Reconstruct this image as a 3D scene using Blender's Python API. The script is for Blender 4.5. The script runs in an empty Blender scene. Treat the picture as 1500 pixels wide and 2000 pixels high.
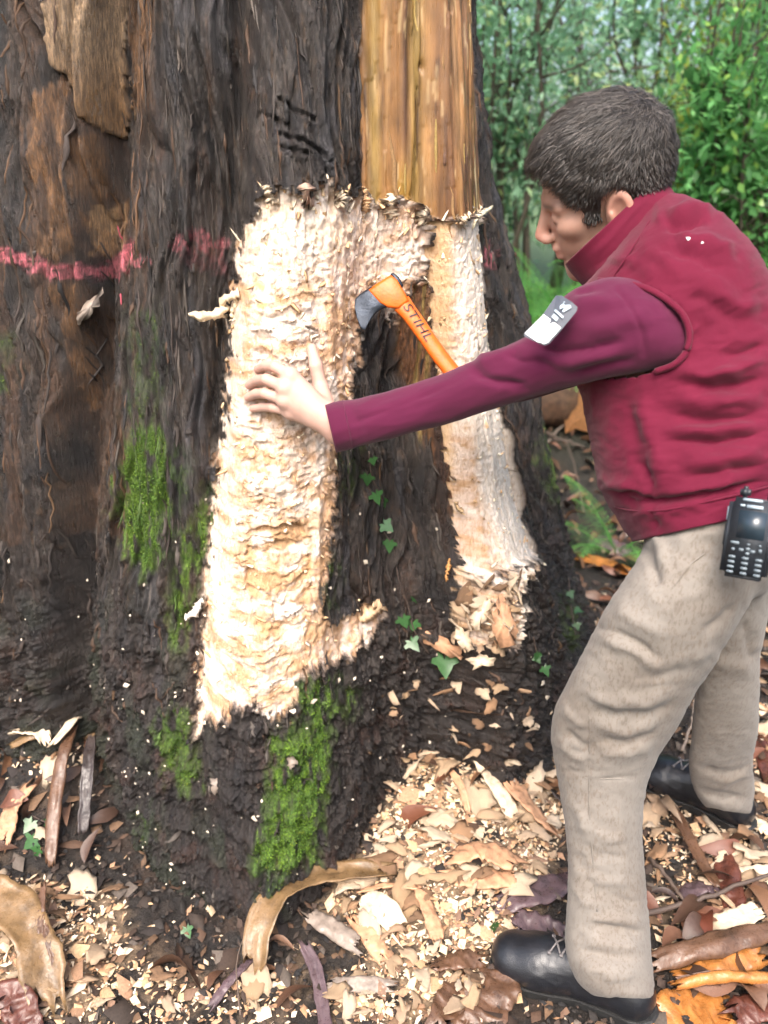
import bpy, bmesh, math, random
import numpy as np
from mathutils import Vector, Matrix
from mathutils.bvhtree import BVHTree

random.seed(7)
RNG = np.random.default_rng(7)
scene = bpy.context.scene
C = scene.collection

# ------------------------------------------------------------------ camera, sky, sun, exposure
CAM_H = 1.38
PITCH = math.radians(23.0)
FPX = 1570.0                      # focal length in pixels of the 1500 x 2000 photograph
cam_d = bpy.data.cameras.new('camera')
cam = bpy.data.objects.new('camera', cam_d)
C.objects.link(cam)
cam.location = (0, 0, CAM_H)
cam.rotation_euler = (math.pi / 2 - PITCH, 0, 0)
cam_d.sensor_fit = 'VERTICAL'
cam_d.sensor_height = 24.0
cam_d.lens = 24.0 * FPX / 2000.0
cam_d.clip_start = 0.05
cam_d.clip_end = 600.0
cam_d.dof.use_dof = True
cam_d.dof.focus_distance = 1.38
cam_d.dof.aperture_fstop = 2.0
scene.camera = cam

SUN_EL, SUN_AZ = 54.0, 192.0      # azimuth clockwise from +Y: light from behind the camera
world = bpy.data.worlds.new('World')
scene.world = world
world.use_nodes = True
wn = world.node_tree
wn.nodes.clear()
w_out = wn.nodes.new('ShaderNodeOutputWorld')
w_bg = wn.nodes.new('ShaderNodeBackground')
w_sky = wn.nodes.new('ShaderNodeTexSky')
w_sky.sky_type = 'NISHITA'
w_sky.sun_disc = False
w_sky.sun_elevation = math.radians(SUN_EL)
w_sky.sun_rotation = math.radians(SUN_AZ)
w_sky.air_density = 1.0
w_sky.dust_density = 6.0
w_sky.ozone_density = 0.6
w_bg.inputs['Strength'].default_value = 0.15
wn.links.new(w_sky.outputs[0], w_bg.inputs[0])
wn.links.new(w_bg.outputs[0], w_out.inputs[0])

sun_d = bpy.data.lights.new('sun', 'SUN')
sun_d.energy = 1.5
sun_d.angle = math.radians(40)
sun_d.color = (1.0, 0.97, 0.94)
sun = bpy.data.objects.new('sun', sun_d)
C.objects.link(sun)
_az, _el = math.radians(SUN_AZ), math.radians(SUN_EL)
_sdir = Vector((math.sin(_az) * math.cos(_el), math.cos(_az) * math.cos(_el), math.sin(_el)))
sun.rotation_euler = (-_sdir).to_track_quat('-Z', 'Y').to_euler()

scene.view_settings.view_transform = 'Standard'
scene.view_settings.look = 'None'
scene.view_settings.exposure = 1.55
scene.view_settings.gamma = 1.0
scene.view_settings.use_curve_mapping = False
scene.render.engine = 'CYCLES'
scene.cycles.max_bounces = 5
scene.cycles.transparent_max_bounces = 6
scene.cycles.caustics_reflective = False
scene.cycles.caustics_refractive = False
scene.cycles.use_adaptive_sampling = True
scene.cycles.adaptive_threshold = 0.03
scene.cycles.use_denoising = True

# ------------------------------------------------------------------ pixel <-> place
CP, SP = math.cos(PITCH), math.sin(PITCH)

def pix(px, py, d):
    """the place that stands d metres down the lens axis behind a pixel of the photograph"""
    u, v = (px - 750.0) / FPX * d, (1000.0 - py) / FPX * d
    return np.array((u, d * CP + v * SP, CAM_H - d * SP + v * CP))

def pixY(px, py, Y):
    v = (1000.0 - py) / FPX
    return pix(px, py, Y / (CP + v * SP))

def pixZ(px, py, z):
    v = (1000.0 - py) / FPX
    return pix(px, py, (z - CAM_H) / (-SP + v * CP))

def proj(P):
    P = np.asarray(P, float)
    y, z = P[..., 1], P[..., 2] - CAM_H
    d = y * CP - z * SP
    v = y * SP + z * CP
    return 750 + FPX * P[..., 0] / d, 1000 - FPX * v / d, d

VIEW = np.array((0, CP, -SP))

# ------------------------------------------------------------------ noise
_perm = np.random.default_rng(3).permutation(256)
_perm = np.concatenate([_perm, _perm, _perm])
_g = np.random.default_rng(4).normal(size=(256, 3))
_g /= np.linalg.norm(_g, axis=1)[:, None]

def pn(x, y, z=0.0):
    x, y, z = np.broadcast_arrays(np.asarray(x, float), np.asarray(y, float), np.asarray(z, float))
    xi, yi, zi = np.floor(x).astype(int), np.floor(y).astype(int), np.floor(z).astype(int)
    fx, fy, fz = x - xi, y - yi, z - zi
    xi &= 255; yi &= 255; zi &= 255
    u, v, w = (t * t * t * (t * (t * 6 - 15) + 10) for t in (fx, fy, fz))
    def gr(i, j, k):
        h = _perm[_perm[_perm[(xi + i) & 255] + ((yi + j) & 255)] + ((zi + k) & 255)]
        g = _g[h]
        return g[..., 0] * (fx - i) + g[..., 1] * (fy - j) + g[..., 2] * (fz - k)
    def lerp(a, b, t): return a + (b - a) * t
    x00 = lerp(gr(0, 0, 0), gr(1, 0, 0), u); x10 = lerp(gr(0, 1, 0), gr(1, 1, 0), u)
    x01 = lerp(gr(0, 0, 1), gr(1, 0, 1), u); x11 = lerp(gr(0, 1, 1), gr(1, 1, 1), u)
    return lerp(lerp(x00, x10, v), lerp(x01, x11, v), w) * 1.7

_g2 = np.random.default_rng(5).uniform(0, 2 * math.pi, 65536)
_g2x, _g2y = np.cos(_g2).astype(np.float32), np.sin(_g2).astype(np.float32)

def pn2(x, y):
    """plane gradient noise from a table, quick enough for the fine trunk"""
    x = np.asarray(x, np.float32); y = np.asarray(y, np.float32)
    xf, yf = np.floor(x), np.floor(y)
    fx, fy = x - xf, y - yf
    xi, yi = xf.astype(np.int32) & 255, yf.astype(np.int32) & 255
    x1, y0, y1 = (xi + 1) & 255, yi << 8, ((yi + 1) & 255) << 8
    u = fx * fx * fx * (fx * (fx * 6 - 15) + 10); v = fy * fy * fy * (fy * (fy * 6 - 15) + 10)
    def gr(h, dx, dy): return _g2x[h] * dx + _g2y[h] * dy
    a = gr(y0 + xi, fx, fy); a += (gr(y0 + x1, fx - 1, fy) - a) * u
    b = gr(y1 + xi, fx, fy - 1); b += (gr(y1 + x1, fx - 1, fy - 1) - b) * u
    return (a + (b - a) * v) * np.float32(1.5)

def fbm(x, y, z=0.0, o=3, g=0.5):
    s, a, f = 0.0, 1.0, 1.0
    x = np.asarray(x, np.float32); y = np.asarray(y, np.float32)
    for i in range(o):
        s = s + a * pn2(x * f + (17.3 * i + z * 31.7), y * f + (5.1 * i + z * 57.3))
        a *= g; f *= 2.03
    return s

def sstep(a, b, x):
    t = np.clip((x - a) / (b - a), 0, 1)
    return t * t * (3 - 2 * t)

def poly_sd(px, py, poly):
    """signed distance to a closed outline, positive inside (floored far outside)"""
    poly = np.asarray(poly, np.float32)
    px, py = np.asarray(px, np.float32), np.asarray(py, np.float32)
    if px.size > 5000:
        lo, hi = poly.min(0) - 110, poly.max(0) + 110
        m = (px > lo[0]) & (px < hi[0]) & (py > lo[1]) & (py < hi[1])
        out = np.full(px.shape, -110., np.float32)
        if m.any(): out[m] = poly_sd_all(px[m], py[m], poly)
        return out
    return poly_sd_all(px, py, poly)

def poly_sd_all(px, py, poly):
    n = len(poly)
    best = np.full(px.shape, 1e18, np.float32)
    inside = np.zeros(px.shape, bool)
    for i in range(n):
        ax, ay = poly[i]; bx, by = poly[(i + 1) % n]
        dx, dy = bx - ax, by - ay
        t = np.clip(((px - ax) * dx + (py - ay) * dy) / (dx * dx + dy * dy + 1e-9), 0, 1)
        d2 = (px - ax - t * dx) ** 2 + (py - ay - t * dy) ** 2
        best = np.minimum(best, d2)
        if ay != by:
            c = ((ay > py) != (by > py)) & (px < dx * (py - ay) / (by - ay) + ax)
            inside ^= c
    return np.where(inside, 1, -1) * np.sqrt(best)

def line_d(px, py, pts):
    pts = np.asarray(pts, np.float32)
    px, py = np.asarray(px, np.float32), np.asarray(py, np.float32)
    if px.size > 5000:
        lo, hi = pts.min(0) - 90, pts.max(0) + 90
        m = (px > lo[0]) & (px < hi[0]) & (py > lo[1]) & (py < hi[1])
        out = np.full(px.shape, 500., np.float32)
        if m.any(): out[m] = line_d(px[m][:5000], py[m][:5000], pts) if m.sum() <= 5000 else line_d_all(px[m], py[m], pts)
        return out
    return line_d_all(px, py, pts)

def line_d_all(px, py, pts):
    best = np.full(px.shape, 1e18)
    for (ax, ay), (bx, by) in zip(pts[:-1], pts[1:]):
        dx, dy = bx - ax, by - ay
        t = np.clip(((px - ax) * dx + (py - ay) * dy) / (dx * dx + dy * dy + 1e-9), 0, 1)
        best = np.minimum(best, (px - ax - t * dx) ** 2 + (py - ay - t * dy) ** 2)
    return np.sqrt(best)

# ------------------------------------------------------------------ objects
def tag(o, label=None, cat=None, group=None, kind=None):
    if label: o['label'] = label
    if cat: o['category'] = cat
    if group: o['group'] = group
    if kind: o['kind'] = kind
    return o

def mesh(name, verts, faces, mat=None, smooth=True):
    """numpy arrays to a mesh; faces: one (n,k) array or a list of such arrays or of tuples"""
    me = bpy.data.meshes.new(name)
    verts = np.asarray(verts, np.float32)
    if isinstance(faces, np.ndarray):
        faces = [faces]
    if len(faces) and not isinstance(faces[0], np.ndarray):
        me.from_pydata([tuple(map(float, v)) for v in verts], [], [tuple(map(int, f)) for f in faces])
    else:
        loops = np.concatenate([f.ravel() for f in faces]).astype(np.int32)
        sizes = np.concatenate([np.full(len(f), f.shape[1]) for f in faces]).astype(np.int32)
        starts = np.concatenate([[0], np.cumsum(sizes)[:-1]]).astype(np.int32)
        me.vertices.add(len(verts))
        me.vertices.foreach_set('co', verts.ravel())
        me.loops.add(len(loops))
        me.loops.foreach_set('vertex_index', loops)
        me.polygons.add(len(sizes))
        me.polygons.foreach_set('loop_start', starts)
        me.update(calc_edges=True)
        me.validate()
    if smooth:
        me.polygons.foreach_set('use_smooth', np.ones(len(me.polygons), bool))
    if mat: me.materials.append(mat)
    me.update()
    return me

def obj(name, me, parent=None):
    o = bpy.data.objects.new(name, me)
    C.objects.link(o)
    if parent: o.parent = parent
    return o

def empty(name, loc=(0, 0, 0)):
    o = bpy.data.objects.new(name, None)
    o.location = Vector([float(c) for c in loc])
    o.empty_display_size = 0.05
    C.objects.link(o)
    return o

def child(name, me, parent):
    """mesh given in world coordinates, parented to an Empty that only has a location"""
    o = obj(name, me, parent)
    off = Vector((0, 0, 0)); p = parent
    while p is not None:
        off += Vector(p.location); p = p.parent
    o.location = -off
    return o

def attr(me, name, data, kind='FLOAT'):
    data = np.asarray(data, np.float32)
    if kind == 'COLOR':
        a = me.attributes.new(name, 'FLOAT_COLOR', 'POINT')
        if data.shape[1] == 3:
            data = np.concatenate([data, np.ones((len(data), 1), np.float32)], 1)
        a.data.foreach_set('color', data.ravel())
    else:
        a = me.attributes.new(name, 'FLOAT', 'POINT')
        a.data.foreach_set('value', data.ravel())

# ------------------------------------------------------------------ materials
class NT:
    def __init__(s, name):
        s.m = bpy.data.materials.new(name); s.m.use_nodes = True
        s.t = s.m.node_tree; s.b = s.t.nodes['Principled BSDF']
    def n(s, typ, **kw):
        nd = s.t.nodes.new(typ)
        for k, v in kw.items():
            if k.startswith('i_'): nd.inputs[k[2:].replace('_', ' ')].default_value = v
            else: setattr(nd, k, v)
        return nd
    def l(s, a, b): s.t.links.new(a, b)
    def noise(s, scale, detail=4, rough=.55, coord='Object', stretch=None):
        tc = s.n('ShaderNodeTexCoord')
        src = tc.outputs[coord]
        if stretch:
            mp = s.n('ShaderNodeMapping'); mp.inputs['Scale'].default_value = stretch
            s.l(src, mp.inputs[0]); src = mp.outputs[0]
        nz = s.n('ShaderNodeTexNoise'); nz.inputs['Scale'].default_value = scale
        nz.inputs['Detail'].default_value = detail; nz.inputs['Roughness'].default_value = rough
        s.l(src, nz.inputs['Vector'])
        return nz.outputs['Fac']
    def ramp(s, src, stops):
        r = s.n('ShaderNodeValToRGB')
        e = r.color_ramp.elements
        while len(e) < len(stops): e.new(0.5)
        for el, (p, c) in zip(e, stops):
            el.position = p
            el.color = (*c, 1) if hasattr(c, '__len__') else (c, c, c, 1)
        s.l(src, r.inputs[0])
        return r.outputs['Color']
    def mix(s, a, b, fac, mode='MIX'):
        m = s.n('ShaderNodeMix', data_type='RGBA', blend_type=mode)
        for sock, v in ((m.inputs[6], a), (m.inputs[7], b), (m.inputs[0], fac)):
            if hasattr(v, 'is_output'): s.l(v, sock)
            elif isinstance(v, (int, float)): sock.default_value = v
            else: sock.default_value = (*v, 1) if len(v) == 3 else v
        return m.outputs[2]
    def math(s, op, a, b=None):
        m = s.n('ShaderNodeMath', operation=op)
        for sock, v in ((m.inputs[0], a), (m.inputs[1], b)):
            if v is None: continue
            if hasattr(v, 'is_output'): s.l(v, sock)
            else: sock.default_value = v
        return m.outputs[0]
    def bump(s, h, dist=.002, strength=1.0, prev=None):
        b = s.n('ShaderNodeBump'); b.inputs['Distance'].default_value = dist
        b.inputs['Strength'].default_value = strength
        s.l(h, b.inputs['Height'])
        if prev: s.l(prev, b.inputs['Normal'])
        return b.outputs[0]
    def base(s, v):
        if hasattr(v, 'is_output'): s.l(v, s.b.inputs['Base Color'])
        else: s.b.inputs['Base Color'].default_value = (*v, 1)
    def rough(s, v):
        if hasattr(v, 'is_output'): s.l(v, s.b.inputs['Roughness'])
        else: s.b.inputs['Roughness'].default_value = v
    def normal(s, v): s.l(v, s.b.inputs['Normal'])
    def set(s, **kw):
        for k, v in kw.items(): s.b.inputs[k.replace('_', ' ')].default_value = v
    def attr(s, name, out='Color'):
        a = s.n('ShaderNodeAttribute', attribute_name=name)
        return a.outputs[out]

def simple(name, col, rough=.6, var=.25, scale=60, bump=0.0, metallic=0.0, spec=.5, stretch=None, bscale=None):
    t = NT(name)
    f = t.noise(scale, 5, .6, stretch=stretch)
    lo = tuple(c * (1 - var) for c in col); hi = tuple(min(1, c * (1 + var)) for c in col)
    t.base(t.ramp(f, [(.3, lo), (.7, hi)]))
    t.rough(rough); t.set(Metallic=metallic, Specular_IOR_Level=spec)
    if bump: t.normal(t.bump(t.noise(bscale or scale * 4, 4, .6, stretch=stretch), bump))
    return t.m

def m_bark():
    t = NT('bark')
    col = t.attr('Col')
    f = t.noise(1, 7, .72, stretch=(230, 230, 42))
    g = t.noise(600, 3, .65)
    c = t.mix(col, t.ramp(f, [(.30, .15), (.48, .75), (.70, 2.2)]), .9, 'MULTIPLY')
    c = t.mix(c, t.ramp(g, [(.35, .55), (.65, 1.35)]), .6, 'MULTIPLY')
    t.base(c)
    wet = t.noise(1, 4, .6, stretch=(45, 45, 14))
    t.rough(t.ramp(wet, [(.36, .17), (.62, .62)]))
    t.set(Specular_IOR_Level=.5)
    b = t.bump(f, .007, 1.0)
    b = t.bump(g, .0025, 1.0, b)
    t.normal(b)
    return t.m

def m_wood():
    t = NT('chewed_wood')
    col = t.attr('Col')
    f = t.noise(1, 5, .6, stretch=(160, 160, 70))
    g = t.noise(420, 3, .6)
    c = t.mix(col, t.ramp(f, [(.3, (.72, .62, .5)), (.55, (1, 1, 1)), (.8, (1.1, 1.1, 1.1))]), .8, 'MULTIPLY')
    t.base(c)
    t.rough(.72); t.set(Specular_IOR_Level=.3)
    b = t.bump(f, .006, 1.0)
    b = t.bump(g, .002, .9, b)
    t.normal(b)
    return t.m

def m_sapwood():
    t = NT('peeled_sapwood')
    col = t.attr('Col')
    f = t.noise(1, 5, .6, stretch=(150, 150, 5))
    g = t.noise(1, 4, .6, stretch=(400, 400, 40))
    c = t.mix(col, t.ramp(f, [(.3, .65), (.55, 1.0), (.8, 1.25)]), .7, 'MULTIPLY')
    t.base(c)
    t.rough(t.ramp(g, [(.3, .22), (.7, .5)])); t.set(Specular_IOR_Level=.5)
    t.normal(t.bump(g, .0012, .7, t.bump(f, .003, .6)))
    return t.m

def m_soil():
    t = NT('soil')
    col = t.attr('Col')
    f = t.noise(70, 6, .7); g = t.noise(350, 4, .65)
    c = t.mix(col, t.ramp(f, [(.3, .35), (.55, 1.0), (.75, 1.8)]), .9, 'MULTIPLY')
    t.base(c)
    t.rough(t.ramp(g, [(.3, .35), (.6, .85)]))
    t.normal(t.bump(g, .004, 1.0, t.bump(f, .012, 1.0)))
    return t.m

def m_piece(name, stops, rough=.6, scale=90, bump=.0015, stretch=None, spec=.4, trans=0.0):
    """one colour for each piece, drawn from a ramp by the object's own random number, with grain on top"""
    t = NT(name)
    oi = t.n('ShaderNodeObjectInfo')
    c = t.ramp(oi.outputs['Random'], stops)
    f = t.noise(scale, 5, .65, stretch=stretch)
    c = t.mix(c, t.ramp(f, [(.3, .6), (.55, 1.0), (.8, 1.2)]), .8, 'MULTIPLY')
    t.base(c); t.rough(rough); t.set(Specular_IOR_Level=spec)
    if trans: t.set(Transmission_Weight=0.0, Subsurface_Weight=0.0)
    t.normal(t.bump(f, bump, .8))
    return t.m

def m_attr(name, rough=.6, scale=150, bump=.001, spec=.4):
    t = NT(name)
    f = t.noise(scale, 4, .6)
    t.base(t.mix(t.attr('Col'), t.ramp(f, [(.3, .65), (.55, 1.0), (.8, 1.25)]), .8, 'MULTIPLY'))
    t.rough(rough); t.set(Specular_IOR_Level=spec)
    if bump: t.normal(t.bump(f, bump, .7))
    return t.m

M = dict(bark=m_bark(), wood=m_wood(), sap=m_sapwood(), soil=m_soil())
# ================================================================== the great trunk
TC = np.array((-0.35, 2.05))
# ridges and grooves of the fluted trunk, left to right: (px, py, distance Y)
LINES = [
    [(-330, 0, 1.72), (-330, 600, 1.66), (-380, 1200, 1.62), (-430, 1700, 1.52)],
    [(-150, 0, 1.66), (-160, 600, 1.62), (-200, 1200, 1.58), (-200, 1700, 1.5)],
    [(60, 0, 1.52), (70, 500, 1.47), (60, 1000, 1.44), (20, 1500, 1.44), (0, 1800, 1.45)],
    [(190, 0, 1.52), (160, 500, 1.50), (120, 900, 1.46), (100, 1250, 1.42), (110, 1600, 1.42)],
    [(262, 0, 1.62), (245, 500, 1.60), (185, 900, 1.58), (160, 1200, 1.53), (190, 1600, 1.46)],
    [(300, 0, 1.54), (275, 500, 1.50), (240, 900, 1.45), (220, 1250, 1.41), (250, 1700, 1.33)],
    [(380, 0, 1.51), (350, 500, 1.46), (320, 900, 1.40), (300, 1250, 1.35), (320, 1700, 1.25)],
    [(445, 0, 1.54), (425, 500, 1.49), (395, 850, 1.43), (365, 1250, 1.36), (370, 1700, 1.22)],
    [(478, 0, 1.60), (457, 450, 1.54), (432, 800, 1.48), (398, 1100, 1.42), (385, 1400, 1.32), (420, 1750, 1.19)],
    [(515, 0, 1.50), (492, 450, 1.42), (472, 800, 1.37), (440, 1100, 1.33), (415, 1400, 1.27), (450, 1780, 1.16)],
    [(600, 0, 1.47), (580, 450, 1.39), (560, 800, 1.35), (530, 1100, 1.30), (500, 1400, 1.22), (490, 1800, 1.13)],
    [(675, 0, 1.50), (665, 450, 1.43), (650, 800, 1.40), (620, 1100, 1.34), (590, 1400, 1.26), (560, 1780, 1.16)],
    [(706, 0, 1.56), (708, 450, 1.52), (700, 750, 1.50), (680, 1000, 1.46), (665, 1250, 1.38), (660, 1600, 1.27)],
    [(745, 0, 1.54), (755, 450, 1.54), (750, 750, 1.57), (750, 1000, 1.54), (750, 1250, 1.46), (740, 1520, 1.42)],
    [(800, 0, 1.53), (805, 450, 1.54), (810, 750, 1.58), (820, 1000, 1.55), (830, 1250, 1.49), (820, 1480, 1.50)],
    [(838, 0, 1.58), (841, 450, 1.58), (850, 750, 1.60), (872, 1000, 1.57), (890, 1200, 1.50), (900, 1450, 1.50)],
    [(875, 0, 1.56), (880, 450, 1.54), (895, 750, 1.55), (930, 1000, 1.51), (960, 1200, 1.44), (980, 1420, 1.44)],
    [(908, 0, 1.62), (925, 450, 1.58), (945, 750, 1.58), (985, 1000, 1.55), (1040, 1200, 1.48), (1070, 1380, 1.50)],
    [(922, 0, 1.72), (944, 430, 1.66), (966, 700, 1.66), (1012, 980, 1.63), (1085, 1200, 1.58), (1110, 1340, 1.60)],
    [(905, 0, 1.86), (928, 430, 1.80), (955, 700, 1.80), (1005, 980, 1.78), (1075, 1200, 1.74), (1130, 1340, 1.74)],
    [(912, 60, 2.05), (942, 330, 2.0), (990, 500, 1.96), (1032, 700, 1.92), (1066, 900, 1.92), (1122, 1160, 1.90), (1168, 1300, 1.90)],
    [(890, 60, 2.3), (935, 430, 2.3), (1000, 700, 2.25), (1060, 980, 2.25), (1120, 1160, 2.25)],
]

WA = [(512, 376), (560, 370), (600, 388), (640, 350), (690, 388), (712, 366), (740, 402), (780, 383), (835, 410), (839, 440),
      (838, 500), (830, 548), (800, 552), (778, 585), (765, 640), (750, 600), (735, 585), (712, 575), (700, 620), (706, 655), (690, 720), (682, 790),
      (664, 850), (655, 920), (650, 1000), (645, 1060), (638, 1120), (626, 1180), (634, 1222), (690, 1198), (720, 1180), (742, 1176),
      (748, 1200), (722, 1250), (682, 1285), (620, 1300), (585, 1330), (570, 1395), (520, 1402), (490, 1380), (460, 1375),
      (440, 1408), (402, 1406), (384, 1440), (382, 1390), (392, 1300), (395, 1200), (400, 1120), (415, 1000), (420, 900),
      (440, 820), (445, 720), (450, 620), (462, 540), (465, 480), (484, 440), (500, 410)]
WB = [(842, 425), (880, 432), (920, 425), (938, 412), (944, 430), (1100, 430), (1100, 1085), (1052, 1092), (1015, 1104), (985, 1130),
      (970, 1142), (940, 1122), (905, 1126), (895, 1080), (888, 980), (880, 930), (868, 850), (862, 760), (848, 700), (840, 600), (838, 500)]
HEAP = [(888, 1110), (940, 1105), (985, 1120), (1008, 1112), (1050, 1092), (1030, 1130), (1016, 1160), (1022, 1205), (1012, 1255), (985, 1268), (950, 1250), (925, 1262), (905, 1235), (884, 1205), (893, 1160), (880, 1135)]
BOWL = [(482, 1040), (590, 1028), (606, 1060), (602, 1085), (618, 1110), (604, 1130), (616, 1160), (598, 1185), (608, 1215), (590, 1245), (540, 1255), (500, 1230), (478, 1150)]
SAP = [(704, -900), (1000, -900), (1000, 100), (1000, 300), (1000, 425), (920, 425), (880, 432), (842, 425), (838, 440), (835, 410), (780, 383), (740, 402), (712, 366), (708, 200)]
SAP2 = [(768, 590), (800, 552), (838, 545), (846, 700), (862, 760), (870, 850), (888, 960), (880, 1010), (850, 920), (815, 820), (790, 740), (775, 680)]
PLATE = [(92, -500), (248, -500), (252, 80), (263, 225), (245, 272), (205, 262), (165, 225), (130, 150), (100, 110)]
STRIPES = [[(150, 262), (196, 268), (214, 390), (200, 480), (172, 440), (160, 330)], [(62, 200), (128, 150), (150, 300), (146, 495), (72, 500)],
           [(108, 560), (150, 555), (166, 700), (204, 748), (192, 792), (150, 725), (120, 640)], [(200, 420), (244, 396), (250, 492), (188, 496)],
           [(262, -300), (300, -300), (296, 60), (280, 190), (262, 230)]]
CRACKS = [[(544, 192), (575, 215), (615, 233)], [(512, 222), (560, 243), (575, 255)], [(548, 262), (590, 275), (625, 295), (642, 315)], [(540, 285), (600, 300)]]
MOSS = [([(262, 850), (300, 838), (325, 880), (322, 960), (308, 1060), (288, 1110), (250, 1080), (236, 1000), (240, 920)], 1.0, 0),
        ([(262, 620), (300, 600), (310, 740), (300, 850), (255, 870), (252, 760)], .45, 1),
        ([(330, 900), (362, 885), (372, 930), (352, 990), (330, 1080), (312, 1060), (318, 960)], .55, 1),
        ([(362, 1060), (398, 1000), (405, 960), (408, 1040), (385, 1110), (368, 1180), (345, 1262), (334, 1250), (345, 1130)], .8, 0),
        ([(318, 1400), (362, 1390), (366, 1450), (388, 1530), (360, 1540), (330, 1500), (312, 1470)], .75, 2),
        ([(580, 1345), (640, 1328), (640, 1380), (628, 1440), (606, 1430), (598, 1380)], .85, 2),
        ([(545, 1450), (632, 1432), (634, 1500), (618, 1600), (608, 1680), (556, 1700), (500, 1692), (508, 1660), (532, 1600), (530, 1540)], 1.05, 2),
        ([(516, 1690), (570, 1700), (545, 1765), (512, 1745)], .5, 1),
        ([(262, 1590), (302, 1580), (304, 1630), (278, 1660)], .4, 1), ([(-30, 640), (12, 660), (8, 760), (-30, 760)], .7, 1),
        ([(660, 1330), (690, 1350), (680, 1400), (662, 1390)], .5, 2), ([(550, 1425), (580, 1430), (575, 1475), (545, 1470)], .6, 2),
        ([(1062, 840), (1086, 900), (1092, 980), (1076, 950), (1058, 890)], .55, 2), ([(660, 860), (690, 870), (685, 960), (668, 960)], .4, 2),
        ([(640, 1090), (655, 1090), (650, 1180), (636, 1150)], .4, 2), ([(1100, 1170), (1122, 1200), (1122, 1260), (1104, 1240)], .4, 2)]
PAINT = [([(-60, 486), (20, 500), (60, 516), (110, 531), (170, 530), (232, 524), (252, 505)], 17, 1.0), ([(252, 505), (258, 470)], 9, .8), ([(262, 512), (290, 505)], 8, .4),
         ([(345, 480), (372, 462), (388, 458), (402, 478)], 15, .55), ([(425, 480), (438, 476)], 13, .45), ([(372, 500), (430, 520)], 22, .14),
         ([(948, 482), (952, 520)], 8, .7)]

def trunk_base():
    zf = np.arange(-0.12, 1.76, 0.003)
    zc = 1.76 + np.cumsum(np.linspace(0.006, 0.09, 70))
    Z = np.concatenate([zf, zc])
    pf = np.arange(math.radians(-152), math.radians(6), 0.003 / 0.70)
    pb = np.linspace(math.radians(6), math.radians(360 - 152), 92)[:-1]
    PH = np.concatenate([pf, pb])
    pts = [np.array([pixY(*p) for p in ln]) for ln in LINES]
    pts = [p[np.argsort(p[:, 2])] for p in pts]
    u = np.linspace(math.radians(-152), math.radians(208), 2400, endpoint=False)
    k = np.exp(-0.5 * (np.arange(-40, 41) / 5.0) ** 2); k /= k.sum()
    R = np.empty((len(Z), len(PH))); S = np.empty_like(R)
    ext = np.concatenate([u - 2 * math.pi, u, u + 2 * math.pi])
    for i, z in enumerate(Z):
        xy = np.array([(np.interp(z, p[:, 2], p[:, 0]), np.interp(z, p[:, 2], p[:, 1])) for p in pts])
        dxy = xy - TC
        ph = np.arctan2(dxy[:, 1], dxy[:, 0])
        ph = np.where(ph > math.radians(100), ph - 2 * math.pi, ph)
        for j in range(1, len(ph)): ph[j] = max(ph[j], ph[j - 1] + .004)
        r = np.hypot(dxy[:, 0], dxy[:, 1])
        flare = 0.16 * math.exp(-max(z, 0) / .22)
        bph = np.radians([50, 80, 110, 140, 170, 195])
        br = np.array([.66, .71, .66, .70, .66, .70]) + flare
        aph = np.concatenate([ph, bph]); ar = np.concatenate([r, br]); ai = np.concatenate([np.arange(len(ph)), np.full(6, 30.)])
        o = np.argsort(aph); aph, ar, ai = aph[o], ar[o], ai[o]
        aph = np.concatenate([aph - 2 * math.pi, aph, aph + 2 * math.pi]); ar = np.tile(ar, 3); ai = np.tile(ai, 3)
        ru = np.interp(ext, aph, ar)
        ru = np.convolve(ru, k, 'same')[2400:4800]
        R[i] = np.interp(PH, u, ru, period=2 * math.pi)
        S[i] = np.interp(PH, aph, ai)
    return Z, PH, R, S

TZ, TPH, TR, TS = trunk_base()

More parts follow.
